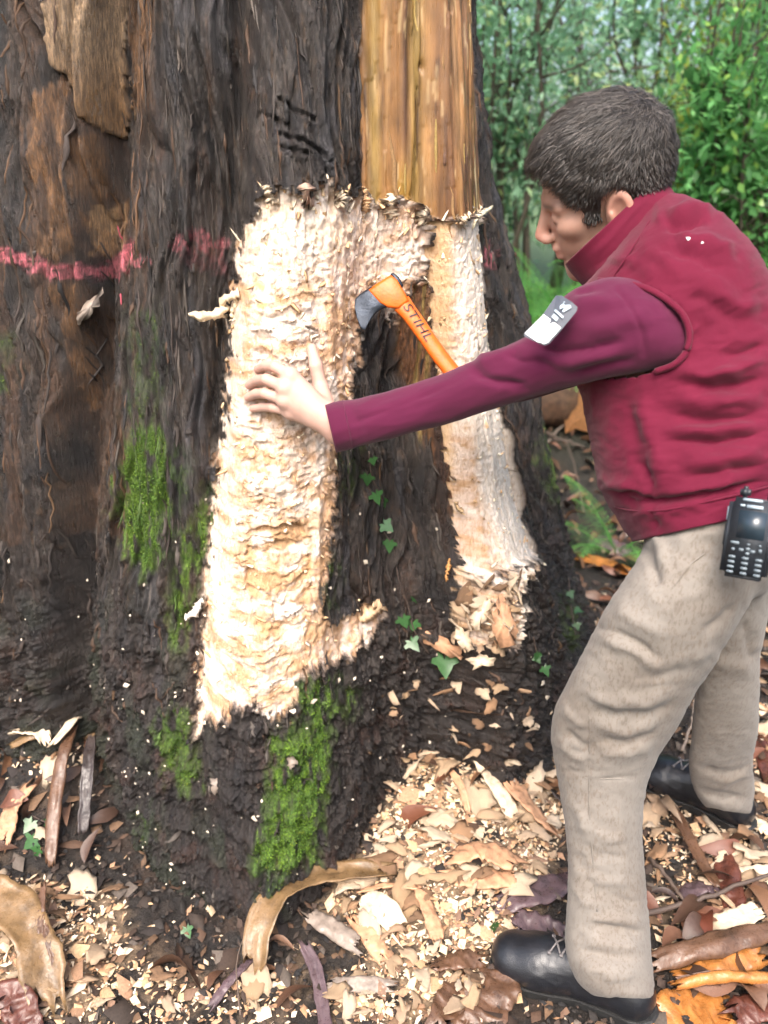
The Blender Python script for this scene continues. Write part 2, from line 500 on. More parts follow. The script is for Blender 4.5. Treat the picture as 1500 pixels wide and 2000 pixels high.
def build_trunk():
    nz, nph = TR.shape
    cph, sph = np.cos(TPH), np.sin(TPH)
    zz = np.repeat(TZ[:, None], nph, 1)
    X0, Y0 = TC[0] + TR * cph, TC[1] + TR * sph
    px, py, _ = proj(np.stack([X0, Y0, zz], -1))
    px, py = px.astype(np.float32), py.astype(np.float32)
    front = (TS < 21)
    A = np.repeat((TPH * .70)[None], nz, 0)
    low = 1 - sstep(.25, .75, zz)
    # ---- masks, with ragged outlines
    rag = fbm(A * 55, zz * 40, 1.7, 3, .6) * 13 + fbm(A * 160, zz * 70, 5.5, 2) * 6
    sdA = np.where(front & (TS < 17), poly_sd(px, py, WA), -200) + rag
    sdB = np.where((TS > 14) & (TS < 18.35), poly_sd(px, py, WB), -200) + rag * .7
    heap = np.where((TS > 14) & (TS < 18.3), poly_sd(px, py, HEAP), -200) + rag * 1.1
    wood = np.maximum(np.maximum(sdA, sdB), heap)
    hm = sstep(-3, 5, heap)
    rag2 = fbm(A * 70, zz * 6, 3.3, 2) * 7
    sap = np.where((TS > 11.5) & (TS < 19.2), poly_sd(px, py, SAP), -200) + rag2
    sap = np.where((zz > 1.6) & (TS > 12.2) & (TS < 19.0), np.maximum(sap, 20), sap)
    sap2 = np.where((TS > 12) & (TS < 16), poly_sd(px, py, SAP2), -200) + rag2 * 1.6
    plate = np.where(TS < 6, poly_sd(px, py, PLATE), -200) + fbm(A * 60, zz * 15, 2.1, 3) * 9
    stripes = np.full(px.shape, -200.)
    for s in STRIPES: stripes = np.maximum(stripes, np.where(TS < 7, poly_sd(px, py, s), -200))
    stripes += fbm(A * 90, zz * 12, 8.1, 3) * 14
    wm = sstep(-2.5, 2.5, wood)
    sm = sstep(-3, 3, sap) * (1 - wm); s2 = sstep(-6, 8, sap2) * (1 - wm)
    pm = sstep(-1.5, 1.5, plate); st = sstep(-8, 6, stripes) * (1 - pm)
    # ---- bark relief
    wv = fbm(A * 6, zz * 3, .5, 2) * .05
    big = fbm((A + wv) * 14, zz * 1.6, 4.4, 3) * .010
    rid = (1 - np.abs(fbm((A + wv) * 34, zz * 4.5, 2.2, 3)) * 1.9)
    rid2 = (1 - np.abs(fbm((A + wv) * 85, zz * 11, 7.2, 2)) * 1.9)
    fib = fbm((A + wv * .6) * 190, zz * 30, 6.1, 2)
    lump = fbm(A * 26, zz * 22, 9.9, 4, .6)
    grain = fbm(A * 150, zz * 150, 12.1, 2)
    furr = 1 - np.abs(fbm((A + wv) * 13, zz * 1.5, 5.8, 3)) * 2.0
    step = np.round(fbm((A + wv * .5) * 26, zz * 2.2, 3.8, 2) * 4) / 4
    bark = big + (np.sign(rid) * np.abs(rid) ** .8 * .0105 + rid2 * .0045 + fib * .0020 - furr.clip(0, 1) ** 2 * .017 + step * .010) * (1 - .6 * low) + low * (lump * .017 + grain * .006 + (1 - np.abs(fbm(A * 40, zz * 30, 2.8, 3)) * 1.8) * .005 + fbm(A * 9, zz * 60, 3.1, 2) * .003)
    for cr in CRACKS:
        dd = np.where(TS < 13, line_d(px, py, cr), 500) + fbm(A * 90, zz * 90, 1.1, 2) * 3
        bark -= .010 * np.exp(-(dd / 3.0) ** 2)
        bark += .003 * np.exp(-((dd - 9) / 6.0) ** 2)
    # bark shreds standing proud on the left lobe
    bark += pm * .012 - pm * (rid * .006 + rid2 * .003) * .8 + st * .004 - st * rid2 * .003
    ed = np.exp(-(plate / 5.0) ** 2)
    bark -= ed * .008 * (plate < 0)
    # ---- chewed wood relief
    warp = fbm(A * 9, zz * 9, 2.7, 3) * .022
    hz = zz + warp
    n1 = fbm(A * 5, hz * 24, 3.3, 3, .5)
    cell = fbm(A * 11, zz * 3.5, 4.9, 2)
    q1 = hz * 24 + n1 * .9 + np.round(cell * 3) * .37
    saw = q1 - np.floor(q1)
    q2 = hz * 52 + n1 * 1.4 + np.round(fbm(A * 26, zz * 7, 8.2, 2) * 4) * .29
    saw2 = q2 - np.floor(q2)
    bite = sstep(-.35, .45, fbm(A * 7, zz * 11, 9.3, 3))
    ter = (saw ** 1.6 * (1 - sstep(.93, 1.0, saw))) * (.25 + .75 * bite) + .42 * (saw2 ** 1.4 * (1 - sstep(.9, 1.0, saw2))) * (1 - .6 * bite)
    n2 = fbm(A * 34, hz * 50, 5.9, 3, .6)
    vf = fbm(A * 38, zz * 5, 8.8, 3)
    up = sstep(580, 450, py) * (px < 850)                     # upper part: torn upright fibres rather than steps
    shag = (1 - np.abs(fbm(A * 60, zz * 16, 1.4, 3)) * 1.8)
    pits = np.minimum(fbm(A * 75, zz * 75, 7.4, 2), 0)
    band = sstep(-8, 8, (px - np.interp(py, [380, 560, 700, 900, 1060, 1300], [700, 640, 632, 618, 612, 580])) + fbm(A * 20, zz * 12, 6.1, 3) * 14) * (px < 720)
    lband = sstep(8, -8, (px - np.interp(py, [380, 560, 700, 900, 1060, 1300], [470, 482, 478, 470, 468, 440])) + fbm(A * 20, zz * 12, 4.1, 3) * 10)
    calm = np.clip(band + lband, 0, 1)
    wr = -.018 + (ter * .0120 + n2 * .0016) * (1 - .65 * up) * (1 - .6 * calm) + vf * (.0030 + .004 * calm) + shag * up * .007 + pits * .0035 + fbm(A * 150, zz * 120, 3.9, 2) * .0009 + calm * .004
    rim = np.exp(-np.maximum(wood, 0) / 16.0)
    wr += rim * (.008 + .006 * fbm(A * 80, zz * 60, 4.2, 2))
    bw = poly_sd(px, py, BOWL) + fbm(A * 70, zz * 70, 2, 2) * 5
    bw = np.where(TS < 13, bw, -100)
    bowl = sstep(-2, 5, bw)
    wr -= bowl * .013 - bowl * (1 - np.abs(fbm(A * 6, hz * 26, 8.3, 2)) * 1.8) * .007
    strip_b = (sdB > sdA)
    wr = np.where(strip_b, wr * .32 - .010 + vf * .0025 + fbm(A * 90, zz * 16, 4.1, 2) * .0012, wr)
    hl = 1 - np.abs(fbm(A * 32, zz * 32, 6.3, 3, .6)) * 1.6
    wr = wr * (1 - hm) + (.004 + hl * .016 + fbm(A * 90, zz * 90, 1.9, 2) * .004) * hm
    # ---- peeled sapwood relief
    sr = -.006 + fbm(A * 22, zz * 1.4, 6.6, 3) * .009 + fbm(A * 90, zz * 6, 2.6, 3) * .0026 + np.round(fbm(A * 16, zz * 1.0, 3.6, 2) * 3) * .0022 - .006 * sstep(.62, .75, fbm(A * 70, zz * 4, 8.4, 2)) - .010 * np.exp(-((px - 831) / 4) ** 2 - ((py - 130) / 11) ** 2)
    s2r = -.004 + fbm(A * 60, zz * 4, 3.6, 3) * .006 + rid2 * .003
    D = bark * (1 - sm) + sr * sm
    D = D * (1 - s2) + s2r * s2
    D = D * (1 - wm) + wr * wm
    lip = np.exp(-(np.minimum(wood, 0) / 14.0) ** 2) * (wood < 0) * (1 - sm)
    D += lip * .007
    fine = sstep(2.6, 1.9, zz) * (TS < 28)
    D *= .25 + .75 * fine
    Rr = TR + D
    P = np.stack([TC[0] + Rr * cph, TC[1] + Rr * sph, zz], -1)
    # ---- colours of the surfaces, with some light painted on the bare wood
    def mixc(c, b, m): return c * (1 - m[..., None]) + np.asarray(b, float) * m[..., None]
    v1 = fbm(A * 12, zz * 3.2, 1.2, 3); v2 = fbm(A * 40, zz * 9, 4.2, 3); v3 = fbm(A * 90, zz * 25, 6.2, 2)
    col = np.zeros(P.shape) + np.array((.042, .031, .026))
    col = mixc(col, (.095, .078, .066), sstep(.05, .75, v2 + .25 * v1) * .8)
    col = mixc(col, (.075, .040, .026), sstep(.15, .8, v1 + .3 * v3) * .75)
    col = mixc(col, (.016, .014, .015), sstep(.1, .8, -v2 - .4 * v1) * .85)
    col = mixc(col, (.14, .085, .05), sstep(.55, .9, v3 + .3 * v2) * (1 - low) * .7)
    col = mixc(col, (.020, .015, .014), low * .6)
    col = mixc(col, (.06, .032, .024), low * sstep(.25, .7, fbm(A * 14, zz * 12, 7.7, 3)) * .8)
    leftz = (TS < 5.2) & (zz > .7)
    col = mixc(col, (.085, .045, .024), leftz * sstep(-.3, .6, v1 + v2 * .5) * .6)
    col = mixc(col, (.10, .052, .030), leftz * sstep(.0, .5, fbm(A * 22, zz * 2.0, 2.9, 3)) * .7)
    col = mixc(col, (.085, .082, .092), sstep(.25, .7, fbm(A * 18, zz * 4, 8.9, 3)) * (TS > 4.5) * (1 - low) * .6)
    col = mixc(col, (.030, .042, .022), (TS < 9) * sstep(.75, .35, zz) * sstep(-.1, .5, fbm(A * 10, zz * 6, 3.9, 3)) * .6)
    col *= .70
    tan = np.zeros(P.shape) + np.array((.27, .18, .105))
    tan = mixc(tan, (.22, .115, .045), sstep(60, 240, py) * .9)
    tan = mixc(tan, (.13, .08, .045), sstep(.2, .8, v2) * .6)
    col = col * (1 - pm[..., None]) + tan * pm[..., None]
    orng = mixc(np.zeros(P.shape) + np.array((.15, .075, .032)), (.06, .032, .018), sstep(-.1, .6, v2 + v3 * .4))
    orng = mixc(orng, (.27, .16, .075), (np.abs(px - 218) < 32) * (np.abs(py - 450) < 52) * .8)
    col = col * (1 - st[..., None]) + orng * st[..., None]
    # peeled trunk: tan, olive yellow and violet brown streaks
    q = px + fbm(A * 5, zz * 1.2, 3.0, 2) * 6
    sc = np.zeros(P.shape) + np.array((.34, .185, .075))
    a1 = fbm(A * 26, zz * .8, 9.1, 2); a2 = fbm(A * 60, zz * 1.6, 4.7, 3)
    sc = mixc(sc, (.46, .30, .15), sstep(-.1, .5, a2) * .6)
    sc = mixc(sc, (.40, .29, .10), (np.exp(-((q - 735) / 14) ** 2) + np.exp(-((q - 823) / 12) ** 2)).clip(0, 1) * .9)
    sc = mixc(sc, (.145, .075, .048), np.exp(-((q - 803) / 8) ** 2) * sstep(330, 250, py) * .95)
    sc = mixc(sc, (.36, .22, .03), np.exp(-((q - 795) / 18) ** 2) * sstep(300, 360, py) * .9)
    sc = mixc(sc, (.12, .06, .035), sstep(240, 330, py) * sstep(838, 850, q) * sstep(.75, .2, a2 + .25) * .9)
    sc = mixc(sc, (.20, .095, .035), sstep(845, 860, q) * sstep(.0, .6, a1) * .7)
    sc = mixc(sc, (.50, .27, .11), np.exp(-((q - 712) / 9) ** 2) * sstep(180, 260, py) * .8)
    sc = mixc(sc, (.80, .68, .48), sstep(.55, .7, a2 + .12 * v3) * sstep(905, 925, q) * sstep(240, 300, py))
    sc = mixc(sc, (.10, .055, .035), sstep(.5, .75, fbm(A * 80, zz * 7, 2.9, 3)) * .7)
    sc = mixc(sc, (.62, .47, .28), sstep(.6, .8, fbm(A * 100, zz * 10, 6.9, 3)) * .8)
    sc = sc * (1 + .35 * fbm(A * 55, zz * 14, 5.2, 3))[..., None].clip(.5, 1.5)
    sc = mixc(sc, (.10, .055, .035), sstep(.25, .55, fbm(A * 30, zz * .7, 7.3, 2)) * .6) * np.array((.62, .55, .46))
    col = col * (1 - sm[..., None]) + sc * sm[..., None]
    s2c = mixc(np.zeros(P.shape) + np.array((.17, .075, .032)), (.30, .20, .06), sstep(.1, .5, a2))
    s2c = mixc(s2c, (.05, .026, .018), sstep(.1, .5, -a2 + .3 * v3))
    col = col * (1 - s2[..., None]) + s2c * s2[..., None]
    # chewed wood
    w1 = fbm(A * 16, zz * 22, 5.0, 3); w2 = fbm(A * 45, zz * 60, 8.0, 3); w3 = fbm(A * 110, zz * 70, 3.0, 2)
    wc = np.zeros(P.shape) + np.array((.65, .515, .43))
    wc = mixc(wc, (.56, .36, .23), sstep(-.15, .5, w1 + .35 * w2) * .75)
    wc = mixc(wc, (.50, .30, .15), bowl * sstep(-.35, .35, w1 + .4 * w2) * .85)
    wc = mixc(wc, (.42, .24, .10), sstep(.55, .85, w3 + .35 * w1) * .75)
    wc = mixc(wc, (.80, .71, .63), sstep(.1, .5, -w1 - .2 * w2) * .8)
    wc = mixc(wc, (.58, .36, .22), calm * sstep(-.4, .4, fbm(A * 50, zz * 5, 2.3, 3) + .3 * w2) * sstep(480, 600, py) * .75)
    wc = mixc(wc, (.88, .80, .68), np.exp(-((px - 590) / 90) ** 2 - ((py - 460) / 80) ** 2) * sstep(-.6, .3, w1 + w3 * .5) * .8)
    wc = mixc(wc, (.50, .31, .17), sstep(.10, .65, w2 + .4 * w1) * (1 - up) * .7)
    wc = mixc(wc, (.50, .38, .14), (np.exp(-((px - 510) / 26) ** 2 - ((py - 585) / 42) ** 2)) * sstep(0, .5, w2 + .2) * .8)
    wc = mixc(wc, (.40, .29, .20), up * sstep(.1, .5, fbm(A * 60, zz * 12, 9.5, 3)) * sstep(440, 380, py + w1 * 40) * .7)
    wc = mixc(wc, (.80, .70, .60), lband * sstep(-.5, .2, -w1) * .6 * (py > 560))  # left-facing edge: its brighter light is put into the wood colour
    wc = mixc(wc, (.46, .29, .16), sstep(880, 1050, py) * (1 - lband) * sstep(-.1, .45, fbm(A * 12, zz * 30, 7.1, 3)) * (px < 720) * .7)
    wc = mixc(wc, (.84, .76, .68), strip_b * sstep(0, 30, px - np.interp(py, [430, 700, 1000, 1100], [885, 905, 945, 985]) + w1 * 14) * .9)  # narrow strip's right half: light on its right-front face painted as paler wood
    lft = sstep(905, 880, px + w1 * 12) * strip_b
    wc = mixc(wc, (.62, .41, .22), lft * .75)
    wc = mixc(wc, (.48, .31, .18), hm * sstep(-.2, .4, fbm(A * 40, zz * 40, 3.3, 3)) * .8)
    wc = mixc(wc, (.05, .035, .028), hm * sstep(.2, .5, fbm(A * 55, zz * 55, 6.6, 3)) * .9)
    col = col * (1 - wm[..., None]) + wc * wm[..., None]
    # spray paint
    for pts, hw, stg in PAINT:
        lim = (TS < 10) if pts[0][0] < 900 else (TS > 18.5)
        d = np.where(lim, line_d(px, py, pts), 999) + fbm(A * 70, zz * 70, 3.0, 3) * 9
        g = sstep(hw * 1.25, hw * .35, d) * stg * (.45 + .55 * sstep(-.35, .25, v3 + .6 * rid2 - .3))
        col = mixc(col, (.66, .17, .21), np.clip(g * sstep(-.45, .1, fbm(A * 130, zz * 130, 4.4, 2) + .25), 0, 1) * .85)
    # moss film
    mossf = np.zeros(px.shape)
    for poly, stg, kind in MOSS:
        lim = TS < 13 if poly[0][0] < 900 else TS > 17
        s = np.where(lim, poly_sd(px, py, poly), -200) + fbm(A * 60, zz * 30, 1.5, 3) * 16
        g = sstep(-26, 16, s) * stg * (1 - wm) * sstep(-.5, .3, v3 + v2 * .6 + stg * .5 - .2)
        mc = [(.10, .19, .018), (.045, .095, .030), (.085, .17, .015)][kind]
        col = mixc(col, mc, np.clip(g, 0, 1) * .85)
        mossf = np.maximum(mossf, g)
    # mesh, split by material into parts that share their outlines
    idx = np.arange(nz * nph).reshape(nz, nph)
    a = idx[:-1, :]; b = np.roll(idx, -1, 1)[:-1, :]; c = np.roll(idx, -1, 1)[1:, :]; d = idx[1:, :]
    F = np.stack([a, b, c, d], -1)
    wmf = wm[:-1, :]
    isA = (wmf > .5) & ~strip_b[:-1]; isB = (wmf > .5) & strip_b[:-1]
    isS = (sm[:-1] > .5) & (wmf <= .5)
    bark_f = ~(isA | isB | isS)
    V = P.reshape(-1, 3); CO = col.reshape(-1, 3)
    root = empty('eucalyptus_tree', (TC[0], TC[1], 0))
    tag(root, 'huge dark fluted eucalyptus trunk with moss, pink paint and chewed pale wood', 'tree')
    out = {}
    for nm, sel, mt, lb in (('trunk', bark_f, 'bark', None), ('exposed_wood', isA, 'wood', 'broad pale chewed strip of wood under the hand'),
                        ('exposed_wood', isB, 'wood', 'narrow bright strip of bare wood at the trunk edge'),
                        ('peeled_trunk', isS, 'sap', 'smooth wet streaked trunk face without bark')):
        f = F[sel]
        used, inv = np.unique(f.ravel(), return_inverse=True)
        me = mesh(nm, V[used], inv.reshape(f.shape), M[mt])
        attr(me, 'Col', CO[used], 'COLOR')
        o = child(nm, me, root)
        if lb: o['label'] = lb
        out[nm + ('2' if nm in out else '')] = o
    return root, P, px, py, wood, mossf, F

TREE, TP, TPX, TPY, TWOOD, TMOSS, _F = build_trunk()
_sub = _F[::1, :640].reshape(-1, 4)
_sub = _sub[(TP.reshape(-1, 3)[_sub[:, 0], 2] < 1.9)]
_bv, _inv = np.unique(_sub.ravel(), return_inverse=True)
TBVH = BVHTree.FromPolygons(TP.reshape(-1, 3)[_bv].tolist(), _inv.reshape(-1, 4).tolist())

def on_trunk(px, py):
    """where the sight line through a pixel meets the trunk: point, outward normal"""
    d = Vector(pix(px, py, 1.0)) - Vector((0, 0, CAM_H)); d.normalize()
    hit, nrm, i, dist = TBVH.ray_cast(Vector((0, 0, CAM_H)), d, 6)
    if hit is None: return None, None
    if nrm.dot(d) > 0: nrm = -nrm
    return np.array(hit), np.array(nrm)

def depth_at(px, py):
    h, n = on_trunk(px, py)
    return proj(h)[2] if h is not None else None

# ================================================================== the ground
def ground_h(x, y):
    h = fbm(x * 1.3, y * 1.3, .3, 2) * .02 + fbm(x * 7, y * 7, 1.3, 3) * .010
    h = h + .15 * np.exp(-((x - .12) / .25) ** 2 - ((y - 1.60) / .20) ** 2)
    h = h + .05 * np.exp(-((x - .10) / .22) ** 2 - ((y - 1.25) / .22) ** 2)
    h = h + .06 * np.exp(-((x + .72) / .25) ** 2 - ((y - 1.15) / .25) ** 2)
    h = h + .10 * np.exp(-((x - .38) / .16) ** 2 - ((y - 1.72) / .16) ** 2)
    h = h + .17 * np.exp(-((x + .74) / .22) ** 2 - ((y - 1.46) / .15) ** 2)
    h = h + .5 * sstep(3.3, 5.0, y)
    r = np.hypot(x, y)
    h = h + .06 * np.clip(y - 5.0, 0, 6) * sstep(5, 9, y) + .015 * np.clip(r - 6, 0, 12)
    foot = np.exp(-((x - .34) / .16) ** 2 - ((y - 1.02) / .12) ** 2) + np.exp(-((x - .74) / .15) ** 2 - ((y - 1.48) / .13) ** 2)
    return h * (1 - .95 * np.clip(foot, 0, 1)) - .004

SAWDUST = [([(760, 1380), (900, 1390), (1080, 1480), (1115, 1600), (1060, 1760), (960, 1850), (940, 2010), (640, 2010), (690, 1850), (600, 1770), (700, 1660), (745, 1500)], 1.0),
           ([(-20, 1690), (140, 1740), (240, 1760), (260, 1850), (210, 2010), (-20, 2010)], .9), ([(30, 1430), (150, 1420), (190, 1480), (120, 1560), (30, 1500)], .25),
           ([(240, 1830), (420, 1900), (640, 1830), (660, 2010), (220, 2010)], .35), ([(1250, 1650), (1520, 1600), (1520, 1900), (1260, 1800)], .3)]

def saw_at(px, py):
    s = np.zeros(np.shape(px))
    for poly, st in SAWDUST: s = np.maximum(s, st * sstep(-60, 50, poly_sd(px, py, poly)))
    return s

def build_ground():
    def axis(lo, hi, step, far):
        a = np.arange(lo, hi, step)
        out = [a]; up = []; s, p = step, hi
        while p < far: up.append(p); s *= 1.25; p += s
        dn = []; s, p = step, lo
        while p > -far: s *= 1.25; p -= s; dn.append(p)
        return np.concatenate([np.array(dn[::-1]), a, np.array(up)])
    X = axis(-1.5, 1.7, .011, 160.); Y = axis(.3, 3.4, .011, 160.)
    x, y = np.meshgrid(X, Y)
    h = ground_h(x, y)
    near = np.exp(-((x / 2.5) ** 2 + ((y - 1.5) / 2.5) ** 2))
    h = h + fbm(x * 45, y * 45, 2.2, 3, .6) * .006 * near
    V = np.stack([x, y, h], -1)
    px, py, d = proj(V)
    saw = np.where((d > .3) & (y < 3), saw_at(px, py), 0)
    sn = fbm(x * 16, y * 16, 5.5, 3); s2 = fbm(x * 60, y * 60, 1.5, 2)
    col = np.zeros(V.shape) + np.array((.022, .017, .014))
    mk = sstep(.0, .6, sn); col = col * (1 - mk[..., None]) + np.array((.05, .032, .022)) * mk[..., None]
    m2 = np.clip(saw * sstep(-.25, .45, sn * .7 + s2 * .5 + saw * .35 - .15), 0, 1) * .9
    col = col * (1 - m2[..., None]) + np.array((.40, .28, .175)) * m2[..., None]
    far = sstep(3.5, 6.5, np.hypot(x, y))
    fc = np.array((.09, .14, .055)) * (1 + .5 * fbm(x * 2, y * 2, 4, 2))[..., None]
    col = col * (1 - far[..., None]) + fc * far[..., None]
    ny, nx = x.shape
    i = np.arange(nx * ny).reshape(ny, nx)
    F = np.stack([i[:-1, :-1], i[:-1, 1:], i[1:, 1:], i[1:, :-1]], -1).reshape(-1, 4)
    me = mesh('ground', V.reshape(-1, 3), F, M['soil'])
    attr(me, 'Col', col.reshape(-1, 3), 'COLOR')
    o = obj('ground', me); o['kind'] = 'structure'
    return o
GROUND = build_ground()

def gpt(px, py, lift=0.0):
    """the place on the ground seen at a pixel"""
    d = np.concatenate([np.arange(.8, 4, .004), np.arange(4, 30, .03)])
    q = pix(px, py, 1.0) - np.array((0, 0, CAM_H))
    P = np.array((0, 0, CAM_H)) + d[:, None] * q
    hit = np.argmax(P[:, 2] < ground_h(P[:, 0], P[:, 1]))
    p = P[hit].copy(); p[2] = float(ground_h(p[0], p[1])) + lift
    return p
# ================================================================== tools for rounded bodies
def surface_nets(val, org, h):
    """closed surface where the sampled distance field crosses zero"""
    s = val < 0
    nx, ny, nz = val.shape
    corner = [(i, j, k) for i in (0, 1) for j in (0, 1) for k in (0, 1)]
    def sl(a, c): return a[c[0]:nx - 1 + c[0], c[1]:ny - 1 + c[1], c[2]:nz - 1 + c[2]]
    cnt = sum(sl(s, c).astype(np.int8) for c in corner)
    act = (cnt > 0) & (cnt < 8)
    ai = np.argwhere(act)
    vid = np.full(act.shape, -1, np.int64); vid[act] = np.arange(len(ai))
    acc = np.zeros((len(ai), 3)); n = np.zeros(len(ai))
    cv = {c: val[ai[:, 0] + c[0], ai[:, 1] + c[1], ai[:, 2] + c[2]] for c in corner}
    for c in corner:
        for ax in range(3):
            if c[ax]: continue
            e = list(c); e[ax] = 1; e = tuple(e)
            a, b = cv[c], cv[e]
            m = (a < 0) != (b < 0)
            t = np.where(m, a / np.where(m, a - b, 1), 0)
            p = np.zeros((len(ai), 3)) + np.array(c, float); p[:, ax] += t
            acc += p * m[:, None]; n += m
    V = (ai + acc / n[:, None]) * h + org
    F = []
    for ax in range(3):
        b, c = (ax + 1) % 3, (ax + 2) % 3
        lo = [slice(None)] * 3; hi = [slice(None)] * 3
        lo[ax] = slice(0, -1); hi[ax] = slice(1, None)
        s0, s1 = s[tuple(lo)], s[tuple(hi)]
        g = np.argwhere(s0 != s1)
        g = g[(g[:, b] > 0) & (g[:, c] > 0) & (g[:, b] < val.shape[b] - 1) & (g[:, c] < val.shape[c] - 1)]
        fl = s0[g[:, 0], g[:, 1], g[:, 2]]
        def at(db, dc):
            q = g.copy(); q[:, b] += db; q[:, c] += dc
            return vid[q[:, 0], q[:, 1], q[:, 2]]
        f = np.stack([at(-1, -1), at(0, -1), at(0, 0), at(-1, 0)], 1)
        f[~fl] = f[~fl][:, ::-1]
        F.append(f)
    F = np.concatenate(F)
    return V, F[(F >= 0).all(1)]

def grid(lo, hi, h):
    ax = [np.arange(a, b + h, h, dtype=np.float32) for a, b in zip(lo, hi)]
    return np.stack(np.meshgrid(*ax, indexing='ij'), -1)

def smin(a, b, k):
    hh = np.clip(.5 + .5 * (b - a) / k, 0, 1)
    return b + (a - b) * hh - k * hh * (1 - hh)

def sd_cap(P, a, b, ra, rb):
    a, b = np.asarray(a, np.float32), np.asarray(b, np.float32)
    ba = b - a
    t = np.clip(((P - a) @ ba) / float(ba @ ba + 1e-12), 0, 1)
    d = P - a - t[..., None] * ba
    return np.sqrt((d * d).sum(-1)) - (ra + (rb - ra) * t)

def sd_ell(P, c, r, R=None):
    q = P - np.asarray(c, np.float32)
    if R is not None: q = q @ np.asarray(R, np.float32)
    q = q / np.asarray(r, np.float32)
    k = np.sqrt((q * q).sum(-1))
    k2 = np.sqrt(((q / np.asarray(r, np.float32)) ** 2).sum(-1)) + 1e-9
    return k * (k - 1) / k2

def smooth_mesh(V, F, it=2, lam=.5):
    e = np.concatenate([F[:, [0, 1]], F[:, [1, 2]], F[:, [2, 3]], F[:, [3, 0]]])
    deg = np.bincount(e.ravel(), minlength=len(V)).astype(float)[:, None]
    for _ in range(it):
        acc = np.zeros_like(V)
        for ax in range(3):
            acc[:, ax] = np.bincount(e[:, 0], V[e[:, 1], ax], len(V)) + np.bincount(e[:, 1], V[e[:, 0], ax], len(V))
        V = V + lam * (acc / np.maximum(deg, 1) - V)
    return V

def normals(V, F):
    a, b, c, d = (V[F[:, i]] for i in range(4))
    n = np.cross(c - a, d - b)
    N = np.zeros_like(V)
    for i in range(4):
        for ax in range(3): N[:, ax] += np.bincount(F[:, i], n[:, ax], len(V))
    return N / (np.linalg.norm(N, axis=1)[:, None] + 1e-12)

def join(parts):
    Vs, Fs, o = [], [], 0
    for V, F in parts:
        Vs.append(V); Fs.append(F + o); o += len(V)
    return np.concatenate(Vs), np.concatenate(Fs)

def catmull(K, n):
    """stations (m,k) to n evenly spread rows along a smooth curve"""
    K = np.asarray(K, float)
    m = len(K)
    L = np.concatenate([[0], np.cumsum(np.linalg.norm(np.diff(K[:, :4], axis=0), axis=1) + 1e-6)])
    t = np.linspace(0, L[-1], n)
    i = np.clip(np.searchsorted(L, t, 'right') - 1, 0, m - 2)
    u = ((t - L[i]) / (L[i + 1] - L[i]))[:, None]
    p0, p1, p2, p3 = K[np.maximum(i - 1, 0)], K[i], K[i + 1], K[np.minimum(i + 2, m - 1)]
    h = L[i + 1] - L[i]
    d1 = (p2 - p0) / (L[i + 1] - L[np.maximum(i - 1, 0)])[:, None] * h[:, None]
    d2 = (p3 - p1) / (L[np.minimum(i + 2, m - 1)] - L[i])[:, None] * h[:, None]
    return (2 * u**3 - 3 * u**2 + 1) * p1 + (u**3 - 2 * u**2 + u) * d1 + (-2 * u**3 + 3 * u**2) * p2 + (u**3 - u**2) * d2

def loft(st, rings, seg=72, power=2.3, cap=True):
    """a garment from its two outlines: stations (ax, ay, bx, by, depth at a, depth at b, half thickness)"""
    S = catmull(st, rings)
    t = np.linspace(0, 2 * math.pi, seg, endpoint=False)
    ct, sn = np.cos(t), np.sin(t)
    ct = np.sign(ct) * np.abs(ct) ** (2 / power); sn = np.sign(sn) * np.abs(sn) ** (2 / power)
    V = np.empty((rings, seg, 3))
    for i, (ax, ay, bx, by, da, db, th) in enumerate(S):
        A, B = pix(ax, ay, da), pix(bx, by, db)
        c, hv = (A + B) / 2, (B - A) / 2
        ray = c - np.array((0, 0, CAM_H)); ray /= np.linalg.norm(ray)
        V[i] = c + ct[:, None] * hv + sn[:, None] * ray * th
    idx = np.arange(rings * seg).reshape(rings, seg)
    r = np.roll(idx, -1, 1)
    F = np.stack([idx[:-1], r[:-1], r[1:], idx[1:]], -1).reshape(-1, 4)
    V = V.reshape(-1, 3)
    if cap:
        n0 = len(V)
        V = np.concatenate([V, V[idx[0]].mean(0)[None], V[idx[-1]].mean(0)[None]])
        e = []
        for k in range(0, seg, 2):
            e.append((n0, idx[0][(k + 2) % seg], idx[0][k + 1], idx[0][k]))
            e.append((n0 + 1, idx[-1][k], idx[-1][k + 1], idx[-1][(k + 2) % seg]))
        F = np.concatenate([F, np.array(e)])
    # faces turn outward
    N = normals(V, F); 
    if ((V - V.mean(0)) * N).sum() < 0: F = F[:, ::-1]
    return V, F

def folds(V, F, marks, wob=4.0, both=False, gain=1.5):
    """raise ridges and sink creases along lines given in the photograph, on the side that faces it"""
    N = normals(V, F)
    px, py, d = proj(V)
    ray = V - np.array((0, 0, CAM_H)); ray /= np.linalg.norm(ray, axis=1)[:, None]
    face = np.ones(len(V)) if both else sstep(.15, -.25, (N * ray).sum(1))
    w = fbm(px / 40, py / 40, 3.1, 2) * wob
    D = np.zeros(len(V))
    for pts, amp, wid in marks:
        pts = np.asarray(pts, float)
        dd = line_d_all(px.astype(np.float32), py.astype(np.float32), pts) + w
        e = np.minimum(np.hypot(px - pts[0][0], py - pts[0][1]), np.hypot(px - pts[-1][0], py - pts[-1][1]))
        L = np.linalg.norm(np.diff(pts, axis=0), axis=1).sum()
        D += gain * amp * np.exp(-(dd / wid) ** 2) * sstep(0, L * .3, e + 2)
    return V + N * (D * face)[:, None]

